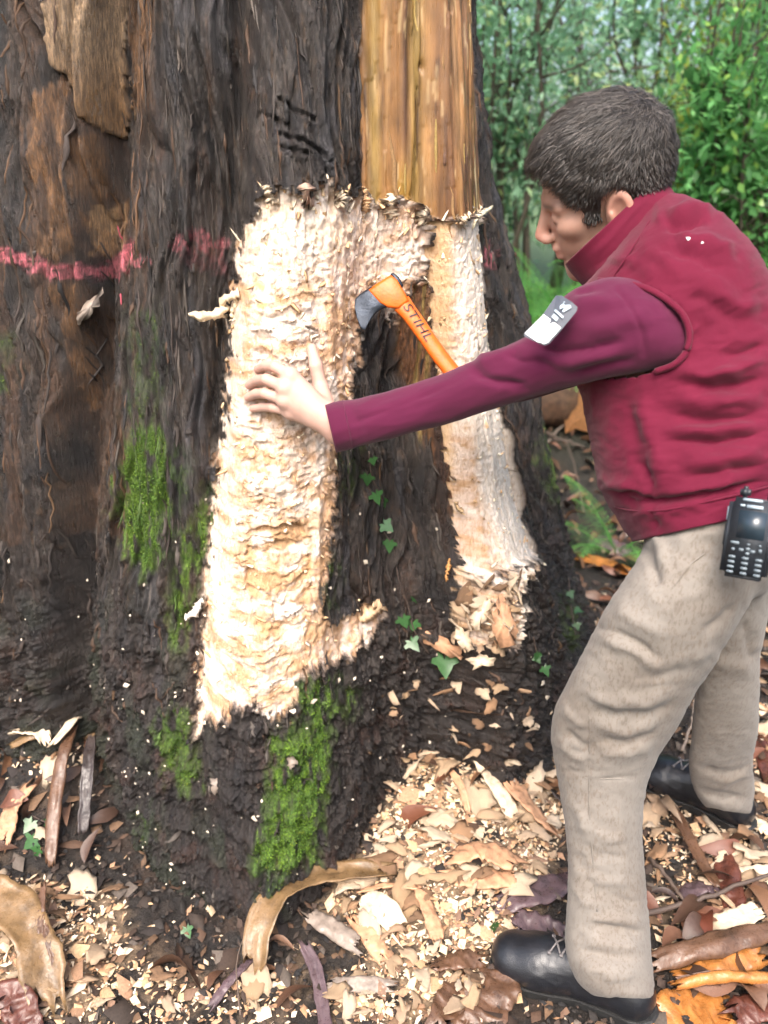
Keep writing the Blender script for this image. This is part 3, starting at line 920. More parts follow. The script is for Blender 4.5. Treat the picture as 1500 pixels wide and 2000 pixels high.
def remesh(V, F, voxel):
    me = mesh('tmp', V, F)
    o = bpy.data.objects.new('tmp', me); C.objects.link(o)
    md = o.modifiers.new('r', 'REMESH'); md.mode = 'VOXEL'; md.voxel_size = voxel
    dg = bpy.context.evaluated_depsgraph_get()
    em = bpy.data.meshes.new_from_object(o.evaluated_get(dg), depsgraph=dg)
    nv = len(em.vertices); VV = np.empty(nv * 3, np.float32); em.vertices.foreach_get('co', VV)
    nf = len(em.polygons); sz = np.empty(nf, np.int32); em.polygons.foreach_get('loop_total', sz)
    li = np.empty(len(em.loops), np.int32); em.loops.foreach_get('vertex_index', li)
    assert (sz == 4).all()
    bpy.data.objects.remove(o); bpy.data.meshes.remove(me); bpy.data.meshes.remove(em)
    return VV.reshape(-1, 3).astype(float), li.reshape(-1, 4).astype(np.int64)

def tube(pts, rad, seg=10, cap=True):
    """a round cord through points"""
    pts = np.asarray(pts, float); n = len(pts)
    rad = np.broadcast_to(np.asarray(rad, float), (n,))
    T = np.gradient(pts, axis=0); T /= np.linalg.norm(T, axis=1)[:, None] + 1e-12
    up = np.array((.31, .17, .93)); V = []
    for p, t, r in zip(pts, T, rad):
        a = np.cross(t, up); a /= np.linalg.norm(a) + 1e-12; b = np.cross(t, a)
        w = np.linspace(0, 2 * math.pi, seg, endpoint=False)
        V.append(p + r * (np.cos(w)[:, None] * a + np.sin(w)[:, None] * b))
    V = np.concatenate(V)
    i = np.arange(n * seg).reshape(n, seg); q = np.roll(i, -1, 1)
    F = np.stack([i[:-1], i[1:], q[1:], q[:-1]], -1).reshape(-1, 4)
    if cap:
        m = len(V); V = np.concatenate([V, pts[:1], pts[-1:]])
        e = []
        for k in range(0, seg, 2):
            e.append((m, i[0][k], i[0][(k + 1) % seg], i[0][(k + 2) % seg])); e.append((m + 1, i[-1][(k + 2) % seg], i[-1][(k + 1) % seg], i[-1][k]))
        F = np.concatenate([F, np.array(e)])
    return V, F

def curve_pts(K, n):
    K = np.asarray(K, float)
    Z = np.zeros((len(K), 4)); Z[:, :3] = K
    return catmull(Z, n)[:, :3]

# ================================================================== materials of the man and his gear
def m_skin():
    t = NT('skin')
    f = t.noise(35, 4, .6); g = t.noise(600, 3, .6)
    t.base(t.mix(t.attr('Col'), t.ramp(f, [(.3, (.92, .86, .84)), (.7, (1.06, 1.02, 1.0))]), .9, 'MULTIPLY'))
    t.rough(.5); t.set(Specular_IOR_Level=.4, Subsurface_Weight=.12, Subsurface_Scale=.006)
    t.b.inputs['Subsurface Radius'].default_value = (1, .35, .2)
    t.normal(t.bump(g, .0004, .6))
    return t.m

def m_cloth(name, col, rough=.8, weave=900, var=.12, dirt=None, sheen=.25, spec=.25, wr=.0012):
    t = NT(name)
    f = t.noise(14, 5, .6); g = t.noise(weave, 2, .5); w = t.noise(1, 4, .55, stretch=(30, 60, 45))
    lo = tuple(c * (1 - var) for c in col); hi = tuple(c * (1 + var) for c in col)
    c = t.ramp(f, [(.3, lo), (.7, hi)])
    if dirt:
        s1 = t.noise(1, 5, .7, stretch=(210, 210, 80)); s2 = t.noise(7, 4, .6)
        k = t.math('MULTIPLY', t.ramp(s1, [(.50, 0.0), (.60, 1.0)]), t.ramp(s2, [(.36, .25), (.58, 1.0)]))
        c = t.mix(c, dirt, t.math('MULTIPLY', k, .75))
        c = t.mix(c, tuple(.7 * a + .3 * b for a, b in zip(dirt, col)), t.math('MULTIPLY', t.ramp(s2, [(.45, 0.0), (.65, 1.0)]), .7))
    t.base(c); t.rough(rough); t.set(Specular_IOR_Level=spec, Sheen_Weight=sheen, Sheen_Roughness=.5)
    t.normal(t.bump(g, .0005, .6, t.bump(w, wr, 1.0)))
    return t.m

M.update(skin=m_skin(), vest=m_cloth('burgundy_cloth', (.097, .0066, .022), .82, 1200, .10, sheen=.08, spec=.12),
         sleeve=m_cloth('plum_jersey', (.070, .0055, .027), .9, 1500, .08, sheen=.12, spec=.2, wr=.0008),
         trouser=m_cloth('khaki_cotton', (.190, .171, .150), .85, 900, .08, dirt=(.115, .09, .07), sheen=.1, spec=.2, wr=.0014),
         boot=simple('black_leather', (.010, .011, .014), .28, .3, 120, .0006, spec=.6), sole=simple('black_rubber', (.012, .012, .012), .6, .3, 80, .001),
         lace=simple('grey_lace', (.12, .11, .11), .6, .3, 300), hair=None,
         white=simple('white_patch', (.80, .82, .80), .5, .04, 40), grey=simple('slate_patch', (.045, .053, .072), .55, .12, 300),
         print=simple('pale_print', (.30, .37, .42), .5, .1, 200), black=simple('black_plastic', (.016, .019, .024), .35, .3, 150, .0004),
         screen=simple('dark_glass', (.018, .030, .042), .25, .1, 30, spec=.7), orange=simple('orange_lacquer', (.60, .105, .006), .45, .22, 70, .0006),
         key=simple('key_cap', (.13, .16, .18), .5, .1, 200), steel=simple('dark_steel', (.035, .042, .055), .38, .35, 90, .0006, metallic=.7), ink=simple('black_ink', (.02, .012, .01), .6, .2, 60))

def m_hair():
    t = NT('dark_hair')
    gi = t.n('ShaderNodeNewGeometry')
    t.base(t.ramp(gi.outputs['Random Per Island'], [(0, (.010, .008, .007)), (.45, (.026, .021, .018)), (.8, (.045, .037, .032)), (1, (.095, .080, .070))]))
    t.rough(.5); t.set(Specular_IOR_Level=.45)
    return t.m
M['hair'] = m_hair()

# ================================================================== the man
feet = gpt(1250, 1800)
MAN = empty('person', (0.5, 1.15, 0))
tag(MAN, 'dark haired person in burgundy vest and muddy khaki trousers leaning on the trunk', 'person')
HS = .975
def _rot(a, b, c):
    ca, sa, cb, sb, cc, sc = math.cos(a), math.sin(a), math.cos(b), math.sin(b), math.cos(c), math.sin(c)
    return np.array([[ca, -sa, 0], [sa, ca, 0], [0, 0, 1]]) @ np.array([[cb, 0, sb], [0, 1, 0], [-sb, 0, cb]]) @ np.array([[1, 0, 0], [0, cc, -sc], [0, sc, cc]])
HR = _rot(math.radians(170), math.radians(22), math.radians(-17))
HO = np.array((.349, 1.385, 1.349))
def hw(L): return np.asarray(L, float) @ HR.T * HS + HO

def head_sdf(P):
    d = sd_ell(P, (-.012, 0, .035), (.100, .077, .092))
    d = smin(d, sd_ell(P, (.034, 0, -.042), (.060, .058, .078)), .03)
    d = smin(d, sd_cap(P, (.070, -.012, -.106), (.070, .012, -.106), .020, .020), .02)
    for s in (-1, 1):
        d = smin(d, sd_cap(P, (-.008, s * .054, -.050), (.062, s * .020, -.104), .017, .017), .02)
        d = smin(d, sd_ell(P, (.060, s * .043, -.016), (.024, .020, .018)), .02)
        d = smin(d, sd_cap(P, (.084, s * .012, .020), (.072, s * .046, .018), .011, .009), .012)
        sock = sd_ell(P, (.097, s * .031, -.001), (.016, .017, .012))
        d = -smin(-d, sock, .012)
        d = smin(d, sd_ell(P, (.076, s * .031, -.002), (.0125, .014, .0125)), .004)
        d = smin(d, sd_ell(P, (.103, s * .011, -.038), (.011, .008, .008)), .006)
    d = smin(d, sd_cap(P, (.090, 0, .010), (.112, 0, -.030), .008, .0105), .010)
    d = smin(d, sd_cap(P, (.0935, -.014, -.0575), (.0935, .014, -.0575), .008, .008), .007)
    d = smin(d, sd_cap(P, (.0905, -.012, -.0715), (.0905, .012, -.0715), .0085, .0085), .007)
    mouth = sd_cap(P, (.101, -.020, -.0645), (.101, .020, -.0645), .0028, .0028)
    d = -smin(-d, mouth, .004)
    d = smin(d, sd_cap(P, (-.030, 0, -.045), (-.055, 0, -.19), .056, .060), .03)
    for s in (-1, 1):                                     # ears: shell with a hollow and a lobe
        Re = _rot(s * -.35, -.20, 0)
        c = np.array((-.013, s * .082, -.012))
        e = sd_ell(P, c, (.0225, .0095, .0365), Re)
        hol = sd_ell(P, c + np.array((.003, s * .0085, .004)), (.0125, .0085, .023), Re)
        e = -smin(-e, hol, .004)
        e = smin(e, sd_cap(P, c + np.array((.012, -s * .002, -.020)), c + np.array((.004, 0, -.030)), .007, .0065), .006)
        e = smin(e, sd_cap(P, c + np.array((.013, s * .001, .002)), c + np.array((.012, s * .001, -.012)), .0045, .0045), .004)
        d = smin(d, e, .006)
    return d

def build_body():
    parts = []
    lo, hi, h = (-.15, -.115, -.20), (.14, .115, .15), .0024
    P = grid(lo, hi, h)
    V, F = surface_nets(head_sdf(P), np.array(lo), h)
    V = smooth_mesh(V, F, 2, .4)
    headV = V.copy(); headF = F
    hc = np.tile((.41, .245, .185), (len(V), 1))
    def blend(c, m): return hc * (1 - m[:, None]) + np.array(c) * m[:, None]
    lip = np.exp(-(((V[:, 0] - .098) / .010) ** 2 + ((V[:, 1]) / .024) ** 2 + ((V[:, 2] + .0645) / .010) ** 2)); hc = blend((.46, .17, .14), np.clip(lip, 0, 1) * .8)
    ear = sstep(.070, .080, np.abs(V[:, 1])) * sstep(.05, .03, np.abs(V[:, 2] + .012)); hc = blend((.44, .23, .175), ear * .7)
    nose = np.exp(-(((V[:, 0] - .118) / .02) ** 2 + (V[:, 1] / .02) ** 2 + ((V[:, 2] + .03) / .02) ** 2)); hc = blend((.54, .25, .19), nose * .6)
    beard = sstep(-.045, -.075, V[:, 2]) * sstep(-.05, .02, V[:, 0]); hc = blend((.34, .21, .165), beard * .55 * (1 - lip))
    brow = np.exp(-(((np.abs(V[:, 1]) - .032) / .020) ** 4 + ((V[:, 2] - .021) / .0055) ** 2)) * (V[:, 0] > .06); hc = blend((.05, .03, .022), np.clip(brow, 0, 1) * .85)
    lash = np.exp(-(((np.abs(V[:, 1]) - .031) / .014) ** 4 + ((V[:, 2] + .006) / .0022) ** 2)) * (V[:, 0] > .065); hc = blend((.06, .035, .03), np.clip(lash, 0, 1) * .8)
    parts.append((hw(V), F)); cols = [hc]
    # left hand spread on the bare wood
    def on(px, py, lift):
        hp, nn = on_trunk(px, py)
        return pix(px, py, proj(hp)[2] - lift)
    wr = pix(660, 833, 1.352)
    fing = [([(568, 733), (537, 716), (519, 714), (504, 721)], (.052, .044, .026, .010), .0098),
            ([(557, 757), (520, 741), (502, 743), (487, 752)], (.056, .048, .028, .010), .0100),
            ([(557, 782), (518, 768), (500, 769), (485, 776)], (.055, .046, .027, .010), .0096),
            ([(568, 804), (533, 796), (513, 795), (494, 798)], (.050, .038, .023, .009), .0086)]
    segs = []; mcps = []
    for pts, lift, r in fing:
        J = [on(*p, l) for p, l in zip(pts, lift)]
        mcps.append(J[0])
        for k in range(3): segs.append((J[k], J[k + 1], r * (1.04 - .07 * k), r * (.99 - .09 * k), .0035))
    th = [pix(640, 806, 1.352), on(626, 757, .040), on(617, 715, .028), on(609, 680, .012)]
    thumb = [(th[0], th[1], .017, .0135, .012), (th[1], th[2], .0125, .0112, .004), (th[2], th[3], .0112, .0085, .004)]
    lo = np.min([wr - .05] + [s[1] - .02 for s in segs] + [t[1] - .02 for t in thumb], 0); hi = np.max([wr + .06] + [s[0] + .03 for s in segs] + [t[1] + .03 for t in thumb], 0)
    h = .0019
    P = grid(lo, hi, h)
    el = pix(760, 806, 1.34)
    d = smin(sd_cap(P, wr + np.array((0, 0, .011)), el, .021, .030), sd_cap(P, wr - np.array((0, 0, .011)), el, .021, .030), .01)
    palm = None
    for k, m in enumerate(mcps):
        q = sd_cap(P, wr + (m - wr) * .12, m, .0185, .0125)
        palm = q if palm is None else smin(palm, q, .012)
    for a, b in zip(mcps[:-1], mcps[1:]): palm = smin(palm, sd_cap(P, a, b, .010, .010), .010)
    for a, b in zip(mcps, (0, 1, 2, 3)):
        palm = smin(palm, sd_ell(P, a - np.array((0, .004, 0)), (.0105, .0105, .0105)), .006)
    d = smin(d, palm, .014)
    f = None
    for a, b, ra, rb, k in segs:
        q = sd_cap(P, a, b, ra, rb)
        f = q if f is None else smin(f, q, .0022)
    t = None
    for a, b, ra, rb, k in thumb:
        q = sd_cap(P, a, b, ra, rb); t = q if t is None else smin(t, q, .005)
    d = smin(smin(d, f, .006), t, .008)
    V, F = surface_nets(d, lo, h); V = smooth_mesh(V, F, 2, .4)
    parts.append((V, F))
    hcol = np.tile((.46, .30, .245), (len(V), 1))
    for pts, lift, r in fing:
        tip = on(*pts[3], lift[3]); kn = on(*pts[1], lift[1])
        m = np.exp(-(np.linalg.norm(V - tip, axis=1) / .010) ** 2) * .6 + np.exp(-(np.linalg.norm(V - kn, axis=1) / .011) ** 2) * .35
        hcol = hcol * (1 - m[:, None]) + np.array((.60, .29, .23)) * m[:, None]
    cols.append(hcol)
    # right hand closed on the axe handle
    g0, g1 = pix(893, 735, 1.425), pix(928, 788, 1.425)
    ax = (g1 - g0) / np.linalg.norm(g1 - g0)
    e1 = np.cross(ax, VIEW); e1 /= np.linalg.norm(e1); e2 = np.cross(ax, e1)
    wr2 = pix(965, 757, 1.47)
    lo = np.minimum(g0, g1) - .05; hi = np.maximum(np.maximum(g0, g1), wr2) + .05
    P = grid(lo, hi, .0024)
    d = sd_cap(P, wr2, pix(1030, 740, 1.46), .027, .030)
    toW = wr2 - (g0 + g1) / 2; a0 = math.atan2(toW @ e2, toW @ e1)
    palm = sd_cap(P, wr2 + (g0 - wr2) * .2, g0 + .022 * (math.cos(a0) * e1 + math.sin(a0) * e2), .020, .015)
    palm = smin(palm, sd_cap(P, wr2 + (g1 - wr2) * .2, g1 + .022 * (math.cos(a0) * e1 + math.sin(a0) * e2), .020, .014), .02)
    d = smin(d, palm, .015)
    for k in range(4):
        c = g0 + (g1 - g0) * (k + .35) / 3.6
        J = [c + (.0225 + .002 * (j == 0)) * (math.cos(a0 + w) * e1 + math.sin(a0 + w) * e2) for j, w in enumerate((.5, 1.6, 2.7, 3.7))]
        for j in range(3): d = smin(d, sd_cap(P, J[j], J[j + 1], .0098 - .0008 * j, .0092 - .0008 * j), .003)
    c = g0 - ax * .012
    J = [c + .024 * (math.cos(a0 - w) * e1 + math.sin(a0 - w) * e2) for w in (.2, 1.2, 2.1)]
    for j in range(2): d = smin(d, sd_cap(P, J[j], J[j + 1], .0115, .010), .004)
    V, F = surface_nets(d, lo, .0024); V = smooth_mesh(V, F, 2, .4)
    parts.append((V, F)); cols.append(np.tile((.56, .34, .26), (len(V), 1)))
    # limbs and trunk under the clothes
    caps = [(hw((-.05, 0, -.15)), pix(1310, 570, 1.30), .055, .075), (pix(1310, 570, 1.30), pix(1380, 980, 1.29), .085, .10), (pix(1240, 620, 1.30), pix(1390, 900, 1.29), .08, .09),
            (pix(1290, 625, 1.18), pix(1090, 680, 1.212), .036, .032), (pix(1090, 680, 1.212), pix(950, 752, 1.272), .032, .028), (pix(950, 752, 1.272), pix(700, 824, 1.342), .028, .024),
            (pix(1330, 560, 1.40), pix(1150, 690, 1.47), .045, .034), (pix(1150, 690, 1.47), wr2, .032, .026),
            (pix(1385, 1090, 1.23), pix(1200, 1420, 1.34), .062, .05), (pix(1200, 1420, 1.35), pix(1200, 1850, 1.425), .045, .036),
            (pix(1445, 1060, 1.34), pix(1430, 1280, 1.425), .055, .030), (pix(1430, 1280, 1.425), pix(1415, 1440, 1.567), .026, .018), (pix(1415, 1440, 1.567), pix(1413, 1540, 1.71), .018, .016), (pix(1395, 1050, 1.25), pix(1440, 1050, 1.33), .075, .075)]
    lo = np.min([np.minimum(a, b) - max(r, q) - .02 for a, b, r, q in caps], 0); hi = np.max([np.maximum(a, b) + max(r, q) + .02 for a, b, r, q in caps], 0)
    P = grid(lo, hi, .011); d = None
    for a, b, r, q in caps:
        s = sd_cap(P, a, b, r, q); d = s if d is None else smin(d, s, .03)
    V, F = surface_nets(d, lo, .011); V = smooth_mesh(V, F, 1, .4)
    parts.append((V, F)); cols.append(np.tile((.55, .34, .26), (len(V), 1)))
    V, F = join(parts)
    me = mesh('body', V, F, M['skin']); attr(me, 'Col', np.concatenate(cols), 'COLOR')
    child('body', me, MAN)
    return headV, headF, e1, ax

HEADV, HEADF, _, AXE_AX = build_body()

def build_hair():
    def hairline(x, y):
        """lowest hair height on the head for a place seen from the side"""
        xs = [-.13, -.085, -.060, -.045, -.038, -.030, -.012, .006, .012, .018, .036, .042, .058, .066, .088, .12]
        zs = [-.085, -.095, -.085, -.060, -.015, .022, .034, .026, -.004, -.022, -.018, .010, .034, .060, .078, .082]
        return np.interp(x, xs, zs) + .010 * sstep(.03, .0, np.abs(y)) * sstep(.05, .09, x)
    lo, hi, h = (-.155, -.12, -.13), (.15, .12, .18), .0026
    P = grid(lo, hi, h)
    x, y, z = P[..., 0], P[..., 1], P[..., 2]
    base = sd_ell(P, (-.012, 0, .035), (.100, .077, .092))
    base = smin(base, sd_ell(P, (.034, 0, -.042), (.060, .058, .078)), .03)
    thick = .006 + .007 * sstep(.02, .11, z) + .004 * sstep(.03, .09, x) * sstep(.03, .08, z)
    thick = thick * sstep(-.10, -.02, z + .03 * (x < -.03)) + .002
    thick = thick * (1 - .65 * sstep(.035, .0, z) * sstep(-.045, -.02, x))
    lump = pn(x * 45, y * 45, z * 45) * .0022 + pn(x * 18, y * 18, z * 18) * .003
    d = base - thick - lump
    cut = (hairline(x, y) - z) * .75 + pn(x * 150, y * 150, z * 60) * .003
    d = -smin(-d, -cut, .006)
    ear = np.minimum(sd_ell(P, (-.012, .092, -.010), (.031, .032, .044)), sd_ell(P, (-.012, -.092, -.010), (.031, .032, .044)))
    d = np.maximum(d, -ear)
    V, F = surface_nets(d, np.array(lo), h)
    V = smooth_mesh(V, F, 1, .4)
    N = normals(V, F)
    # locks: thin tapering blades that follow the crown's whorl
    rng = np.random.default_rng(11)
    okv = np.where((base_outer(V) > .004) & (N @ np.array((0, 0, 1.)) > -.6))[0]
    pick = rng.choice(okv, 17000)
    who = np.array((-.085, .012, .115))
    SV, SF = [], []
    p = V[pick] + rng.normal(0, .0012, (len(pick), 3)); n = N[pick]
    dirn = p - who
    dirn = dirn + np.array((.05, 0, -.012)) * sstep(.02, .1, p[:, 2])[:, None] + np.array((0, 0, -.09)) * sstep(.06, -.02, p[:, 2])[:, None]
    dirn = dirn + rng.normal(0, .030, dirn.shape)
    sw = np.stack([pn(p[:, 0] * 30, p[:, 1] * 30, 5.), pn(p[:, 0] * 30, p[:, 1] * 30, 9.), np.zeros(len(p))], 1) * .05
    dirn = dirn + sw
    dirn -= n * (dirn * n).sum(1)[:, None]; dirn /= np.linalg.norm(dirn, axis=1)[:, None] + 1e-9
    L = np.interp(p[:, 2], [-.08, 0, .05, .12], [.005, .009, .020, .030]) * rng.uniform(.7, 1.3, len(p))
    side = np.cross(dirn, n)
    wd = rng.uniform(.0004, .0010, len(p))
    k = 4; stick = rng.uniform(.5, 1.9, len(p))
    for s in range(k + 1):
        t = s / k
        q = p + dirn * (L * t)[:, None] + n * (.0022 + .0045 * math.sin(t * 2.6) - .006 * t * t)[None] if False else p + dirn * (L * t)[:, None] + n * ((.0012 + .0040 * math.sin(t * 2.4)) * stick - .0050 * t * t * (L / .03))[:, None]
        w = (wd * (1 - t * .85))[:, None]
        SV.append(np.stack([q - side * w, q + n * w * .8, q + side * w], 1))
    SV = np.stack(SV, 1)                                     # (m, k+1, 3, 3)
    m = len(p); base_i = (np.arange(m) * (k + 1) * 3)[:, None]
    F2 = []
    for s in range(k):
        for c in range(2):
            a = s * 3 + c
            F2.append(base_i + np.array([a, a + 1, a + 4, a + 3]))
    F2 = np.concatenate(F2)
    VV, FF = join([(V, F), (SV.reshape(-1, 3), F2)])
    child('hair', mesh('hair', hw(VV), FF, M['hair']), MAN)

def base_outer(V):
    return sd_ell(V, (-.012, 0, .035), (.100, .077, .092))
build_hair()

# ------------------------------------------------------------------ sleeves
SLEEVE = [(634, 789, 656, 883, 1.352, 1.358, .048), (660, 785, 682, 877, 1.350, 1.352, .045), (700, 779, 716, 869, 1.340, 1.342, .043), (770, 762, 792, 850, 1.325, 1.327, .043), (850, 736, 882, 824, 1.30, 1.302, .044),
          (930, 704, 968, 796, 1.27, 1.272, .045), (1000, 672, 1050, 771, 1.245, 1.245, .048), (1056, 640, 1120, 752, 1.22, 1.22, .052), (1105, 578, 1190, 738, 1.19, 1.19, .056),
          (1180, 545, 1270, 722, 1.175, 1.17, .060), (1250, 543, 1330, 708, 1.17, 1.16, .060), (1310, 550, 1390, 700, 1.18, 1.17, .055)]
V, F = loft(SLEEVE, 150, 72, 2.1, cap=False)
SLV_MARKS = [([(915, 712), (940, 735), (975, 748), (1040, 752)], -.006, 9), ([(920, 705), (960, 700), (1010, 690)], .006, 12), ([(1030, 676), (1090, 688), (1160, 680), (1230, 660)], -.006, 8), ([(1040, 700), (1120, 706), (1220, 690)], .004, 12),
             ([(970, 690), (1020, 705), (1090, 712)], -.004, 8), ([(640, 835), (720, 815), (790, 790), (860, 760), (920, 735)], -.0022, 5), ([(1110, 590), (1160, 585), (1215, 600)], .004, 14), ([(1120, 575), (1165, 565)], -.003, 6),
             ([(1185, 545), (1225, 590), (1255, 650), (1262, 710)], -.0025, 4), ([(1130, 655), (1200, 632), (1280, 610)], .005, 16), ([(1100, 735), (1180, 715), (1260, 700)], -.004, 10), ([(680, 782), (700, 830), (705, 868)], -.0015, 8)]
V = folds(V, F, SLV_MARKS)
qx, qy, _ = proj(V)
V = V + normals(V, F) * ((1 - np.abs(fbm(qx / 130, (qy + qx * .3) / 30, 4.4, 2)) * 1.7) * .0016)[:, None]
def garment(name, V, F, mat, thick, parent=MAN):
    o = child(name, mesh(name, V, F, mat), parent)
    md = o.modifiers.new('thickness', 'SOLIDIFY'); md.thickness = thick; md.offset = -1
    return o
sl = garment('shirt_sleeve', V, F, M['sleeve'], .0022); sl['label'] = 'plum long sleeve reaching to the trunk'
SLBVH = BVHTree.FromPolygons(V.tolist(), F.tolist())
cuff = catmull(SLEEVE, 150)[4]
ring = V.reshape(150, 72, 3)[7]
cv, cf = tube(np.concatenate([ring, ring[:1]]), .0010, 6, cap=False)
child('cuff_seam', mesh('cuff_seam', cv, cf, M['sleeve']), sl).location = (0, 0, 0)
RSLEEVE = [(948, 722, 968, 792, 1.455, 1.455, .036), (1010, 704, 1030, 782, 1.455, 1.455, .038), (1080, 676, 1105, 760, 1.45, 1.45, .042), (1150, 640, 1190, 735, 1.43, 1.43, .048), (1230, 570, 1290, 700, 1.40, 1.40, .055), (1300, 540, 1360, 680, 1.37, 1.37, .055)]
V, F = loft(RSLEEVE, 70, 48, 2.1, cap=False)
garment('shirt_sleeve', V, F, M['sleeve'], .0022)['label'] = 'far plum sleeve hidden behind the near arm'

# ------------------------------------------------------------------ vest
VEST = [(1150, 548, 1296, 372, 1.345, 1.265, .085), (1128, 575, 1345, 384, 1.355, 1.245, .135), (1112, 615, 1420, 428, 1.37, 1.225, .172), (1108, 665, 1480, 498, 1.375, 1.215, .188), (1118, 720, 1525, 590, 1.375, 1.215, .186),
        (1138, 775, 1555, 690, 1.375, 1.215, .184), (1152, 840, 1568, 790, 1.375, 1.215, .184), (1164, 905, 1568, 870, 1.37, 1.215, .188), (1172, 950, 1562, 915, 1.365, 1.215, .188),
        (1192, 985, 1556, 940, 1.355, 1.215, .180), (1208, 1012, 1556, 955, 1.35, 1.215, .178), (1236, 1058, 1556, 985, 1.34, 1.21, .178)]
V, F = loft(VEST, 170, 150, 2.25, cap=False)
V_MARKS = [([(1290, 445), (1340, 440), (1385, 425)], -.009, 9), ([(1300, 425), (1350, 412), (1400, 408)], .008, 14), ([(1315, 470), (1380, 475), (1440, 505)], .007, 16), ([(1290, 490), (1350, 500), (1420, 535)], -.004, 10),
           ([(1380, 560), (1440, 600), (1490, 610)], .006, 18), ([(1330, 560), (1400, 600), (1470, 640)], -.004, 12), ([(1400, 700), (1450, 690), (1500, 670)], -.006, 10), ([(1380, 730), (1440, 722), (1500, 700)], .006, 13),
           ([(1330, 745), (1400, 760), (1500, 740)], -.006, 10), ([(1300, 765), (1380, 790), (1500, 775)], .006, 15), ([(1290, 800), (1370, 826), (1500, 810)], -.006, 11), ([(1300, 860), (1400, 862), (1500, 845)], -.007, 9),
           ([(1280, 840), (1390, 845), (1500, 828)], .006, 14), ([(1240, 760), (1270, 830), (1290, 900), (1290, 960)], .006, 18), ([(1220, 760), (1240, 830), (1250, 900)], -.003, 14),
           ([(1320, 905), (1400, 900), (1500, 880)], .006, 16), ([(1330, 930), (1420, 918), (1500, 908)], -.006, 9), ([(1250, 890), (1262, 930), (1276, 968)], -.006, 8), ([(1180, 955), (1230, 962), (1280, 978)], -.004, 6),
           ([(1175, 945), (1230, 950), (1278, 965)], .006, 9), ([(1188, 968), (1240, 980), (1290, 978), (1360, 966), (1440, 950), (1520, 935)], -.008, 7), ([(1290, 965), (1370, 955), (1460, 935)], .006, 11),
           ([(1400, 905), (1412, 920), (1440, 928)], .004, 8), ([(1345, 690), (1400, 760), (1430, 850)], .003, 25), ([(1300, 720), (1380, 735), (1460, 725)], .005, 12), ([(1210, 1000), (1300, 1000), (1400, 975)], .004, 12),
           ([(1276, 980), (1282, 1035)], -.0025, 4), ([(1350, 680), (1375, 640), (1365, 590)], -.004, 12), ([(1240, 470), (1290, 500), (1340, 545)], .004, 16), ([(1190, 500), (1250, 520), (1300, 545)], .004, 14)]
V = folds(V, F, V_MARKS, 6, gain=1.7)
qx, qy, _ = proj(V); wq = fbm(qx / 90, qy / 90, 7.7, 2)
V = V + normals(V, F) * ((1 - np.abs(fbm(qx / 95 + wq * .5, qy / 34 + wq, 2.2, 3)) * 1.7) * .0020 * sstep(400, 520, qy) + fbm(qx / 26, qy / 22, 5.2, 2) * .0012)[:, None]
ARMHOLE = [(1172, 552), (1225, 554), (1268, 566), (1306, 588), (1334, 616), (1346, 650), (1340, 686), (1316, 712), (1240, 738), (1170, 742), (1130, 700), (1130, 600)]
fc = V[F].mean(1)
px_, py_, _ = proj(fc)
nn = normals(V, F)[F].mean(1)
ray = fc - np.array((0, 0, CAM_H))
nearf = (nn * ray).sum(1) < 0
cutf = nearf & (poly_sd_all(px_.astype(np.float32), py_.astype(np.float32), np.array(ARMHOLE, np.float32)) > 0)
VESTBVH = BVHTree.FromPolygons(V.tolist(), F.tolist())
vest = garment('vest', V, F[~cutf], M['vest'], .006)
def ray_to(bvh, px, py, lift=0.0):
    o = Vector((0, 0, CAM_H)); d = (Vector(pix(px, py, 1.0)) - o).normalized()
    h, n, i, t = bvh.ray_cast(o, d, 6)
    return None if h is None else np.array(h - d * lift)
rim = [ray_to(VESTBVH, x, y, .003) for x, y in [(1168, 548), (1200, 551), (1235, 556), (1268, 566), (1306, 588), (1334, 616), (1346, 650), (1341, 684), (1318, 711), (1280, 726)]]
rim = curve_pts([p for p in rim if p is not None], 60)
tv, tf = tube(rim, .0048, 10)
child('armhole_trim', mesh('armhole_trim', tv, tf, M['vest']), vest).location = (0, 0, 0)
# hem band seam and pocket welt
for nm, line, r in (('hem_seam', [(1200, 990), (1240, 998), (1300, 996), (1380, 980), (1460, 962), (1520, 945)], .0016), ('shoulder_seam', [(1316, 372), (1270, 430), (1225, 500), (1195, 545)], .0014)):
    q = [ray_to(VESTBVH, x, y, .001) for x, y in line]
    tv, tf = tube(curve_pts([p for p in q if p is not None], 50), r, 6)
    child(nm, mesh(nm, tv, tf, M['vest']), vest).location = (0, 0, 0)
COLLAR = [(1104, 516, 1288, 343, 1.325, 1.262, .083), (1112, 528, 1298, 352, 1.333, 1.262, .086), (1126, 545, 1310, 366, 1.34, 1.26, .090), (1140, 560, 1322, 384, 1.345, 1.255, .100)]
V, F = loft(COLLAR, 24, 90, 2.1, cap=False)
V = folds(V, F, [([(1290, 355), (1250, 400), (1200, 460), (1140, 520)], .002, 8), ([(1306, 372), (1260, 420), (1210, 480), (1150, 535)], -.003, 5)], 2)
col_o = garment('collar', V, F, M['vest'], .005, vest); col_o.location = (0, 0, 0)
for bx, by, r in ((1345, 466, .0034), (1372, 474, .0020)):
    p = ray_to(VESTBVH, bx, by, .0005)
    if p is not None:
        w = np.linspace(0, 2 * math.pi, 10, endpoint=False)
        k = [p + r * (1 + .3 * math.sin(3 * a + bx)) * (math.cos(a) * np.array((1, 0, 0)) + math.sin(a) * np.array((0, SP, CP)) * .7) for a in w]
        me = mesh('wood_dust', np.array(k + [p - VIEW * .002]), [(i, (i + 1) % 10, 10) for i in range(10)], M['white'])
        child('wood_dust', me, vest).location = (0, 0, 0)

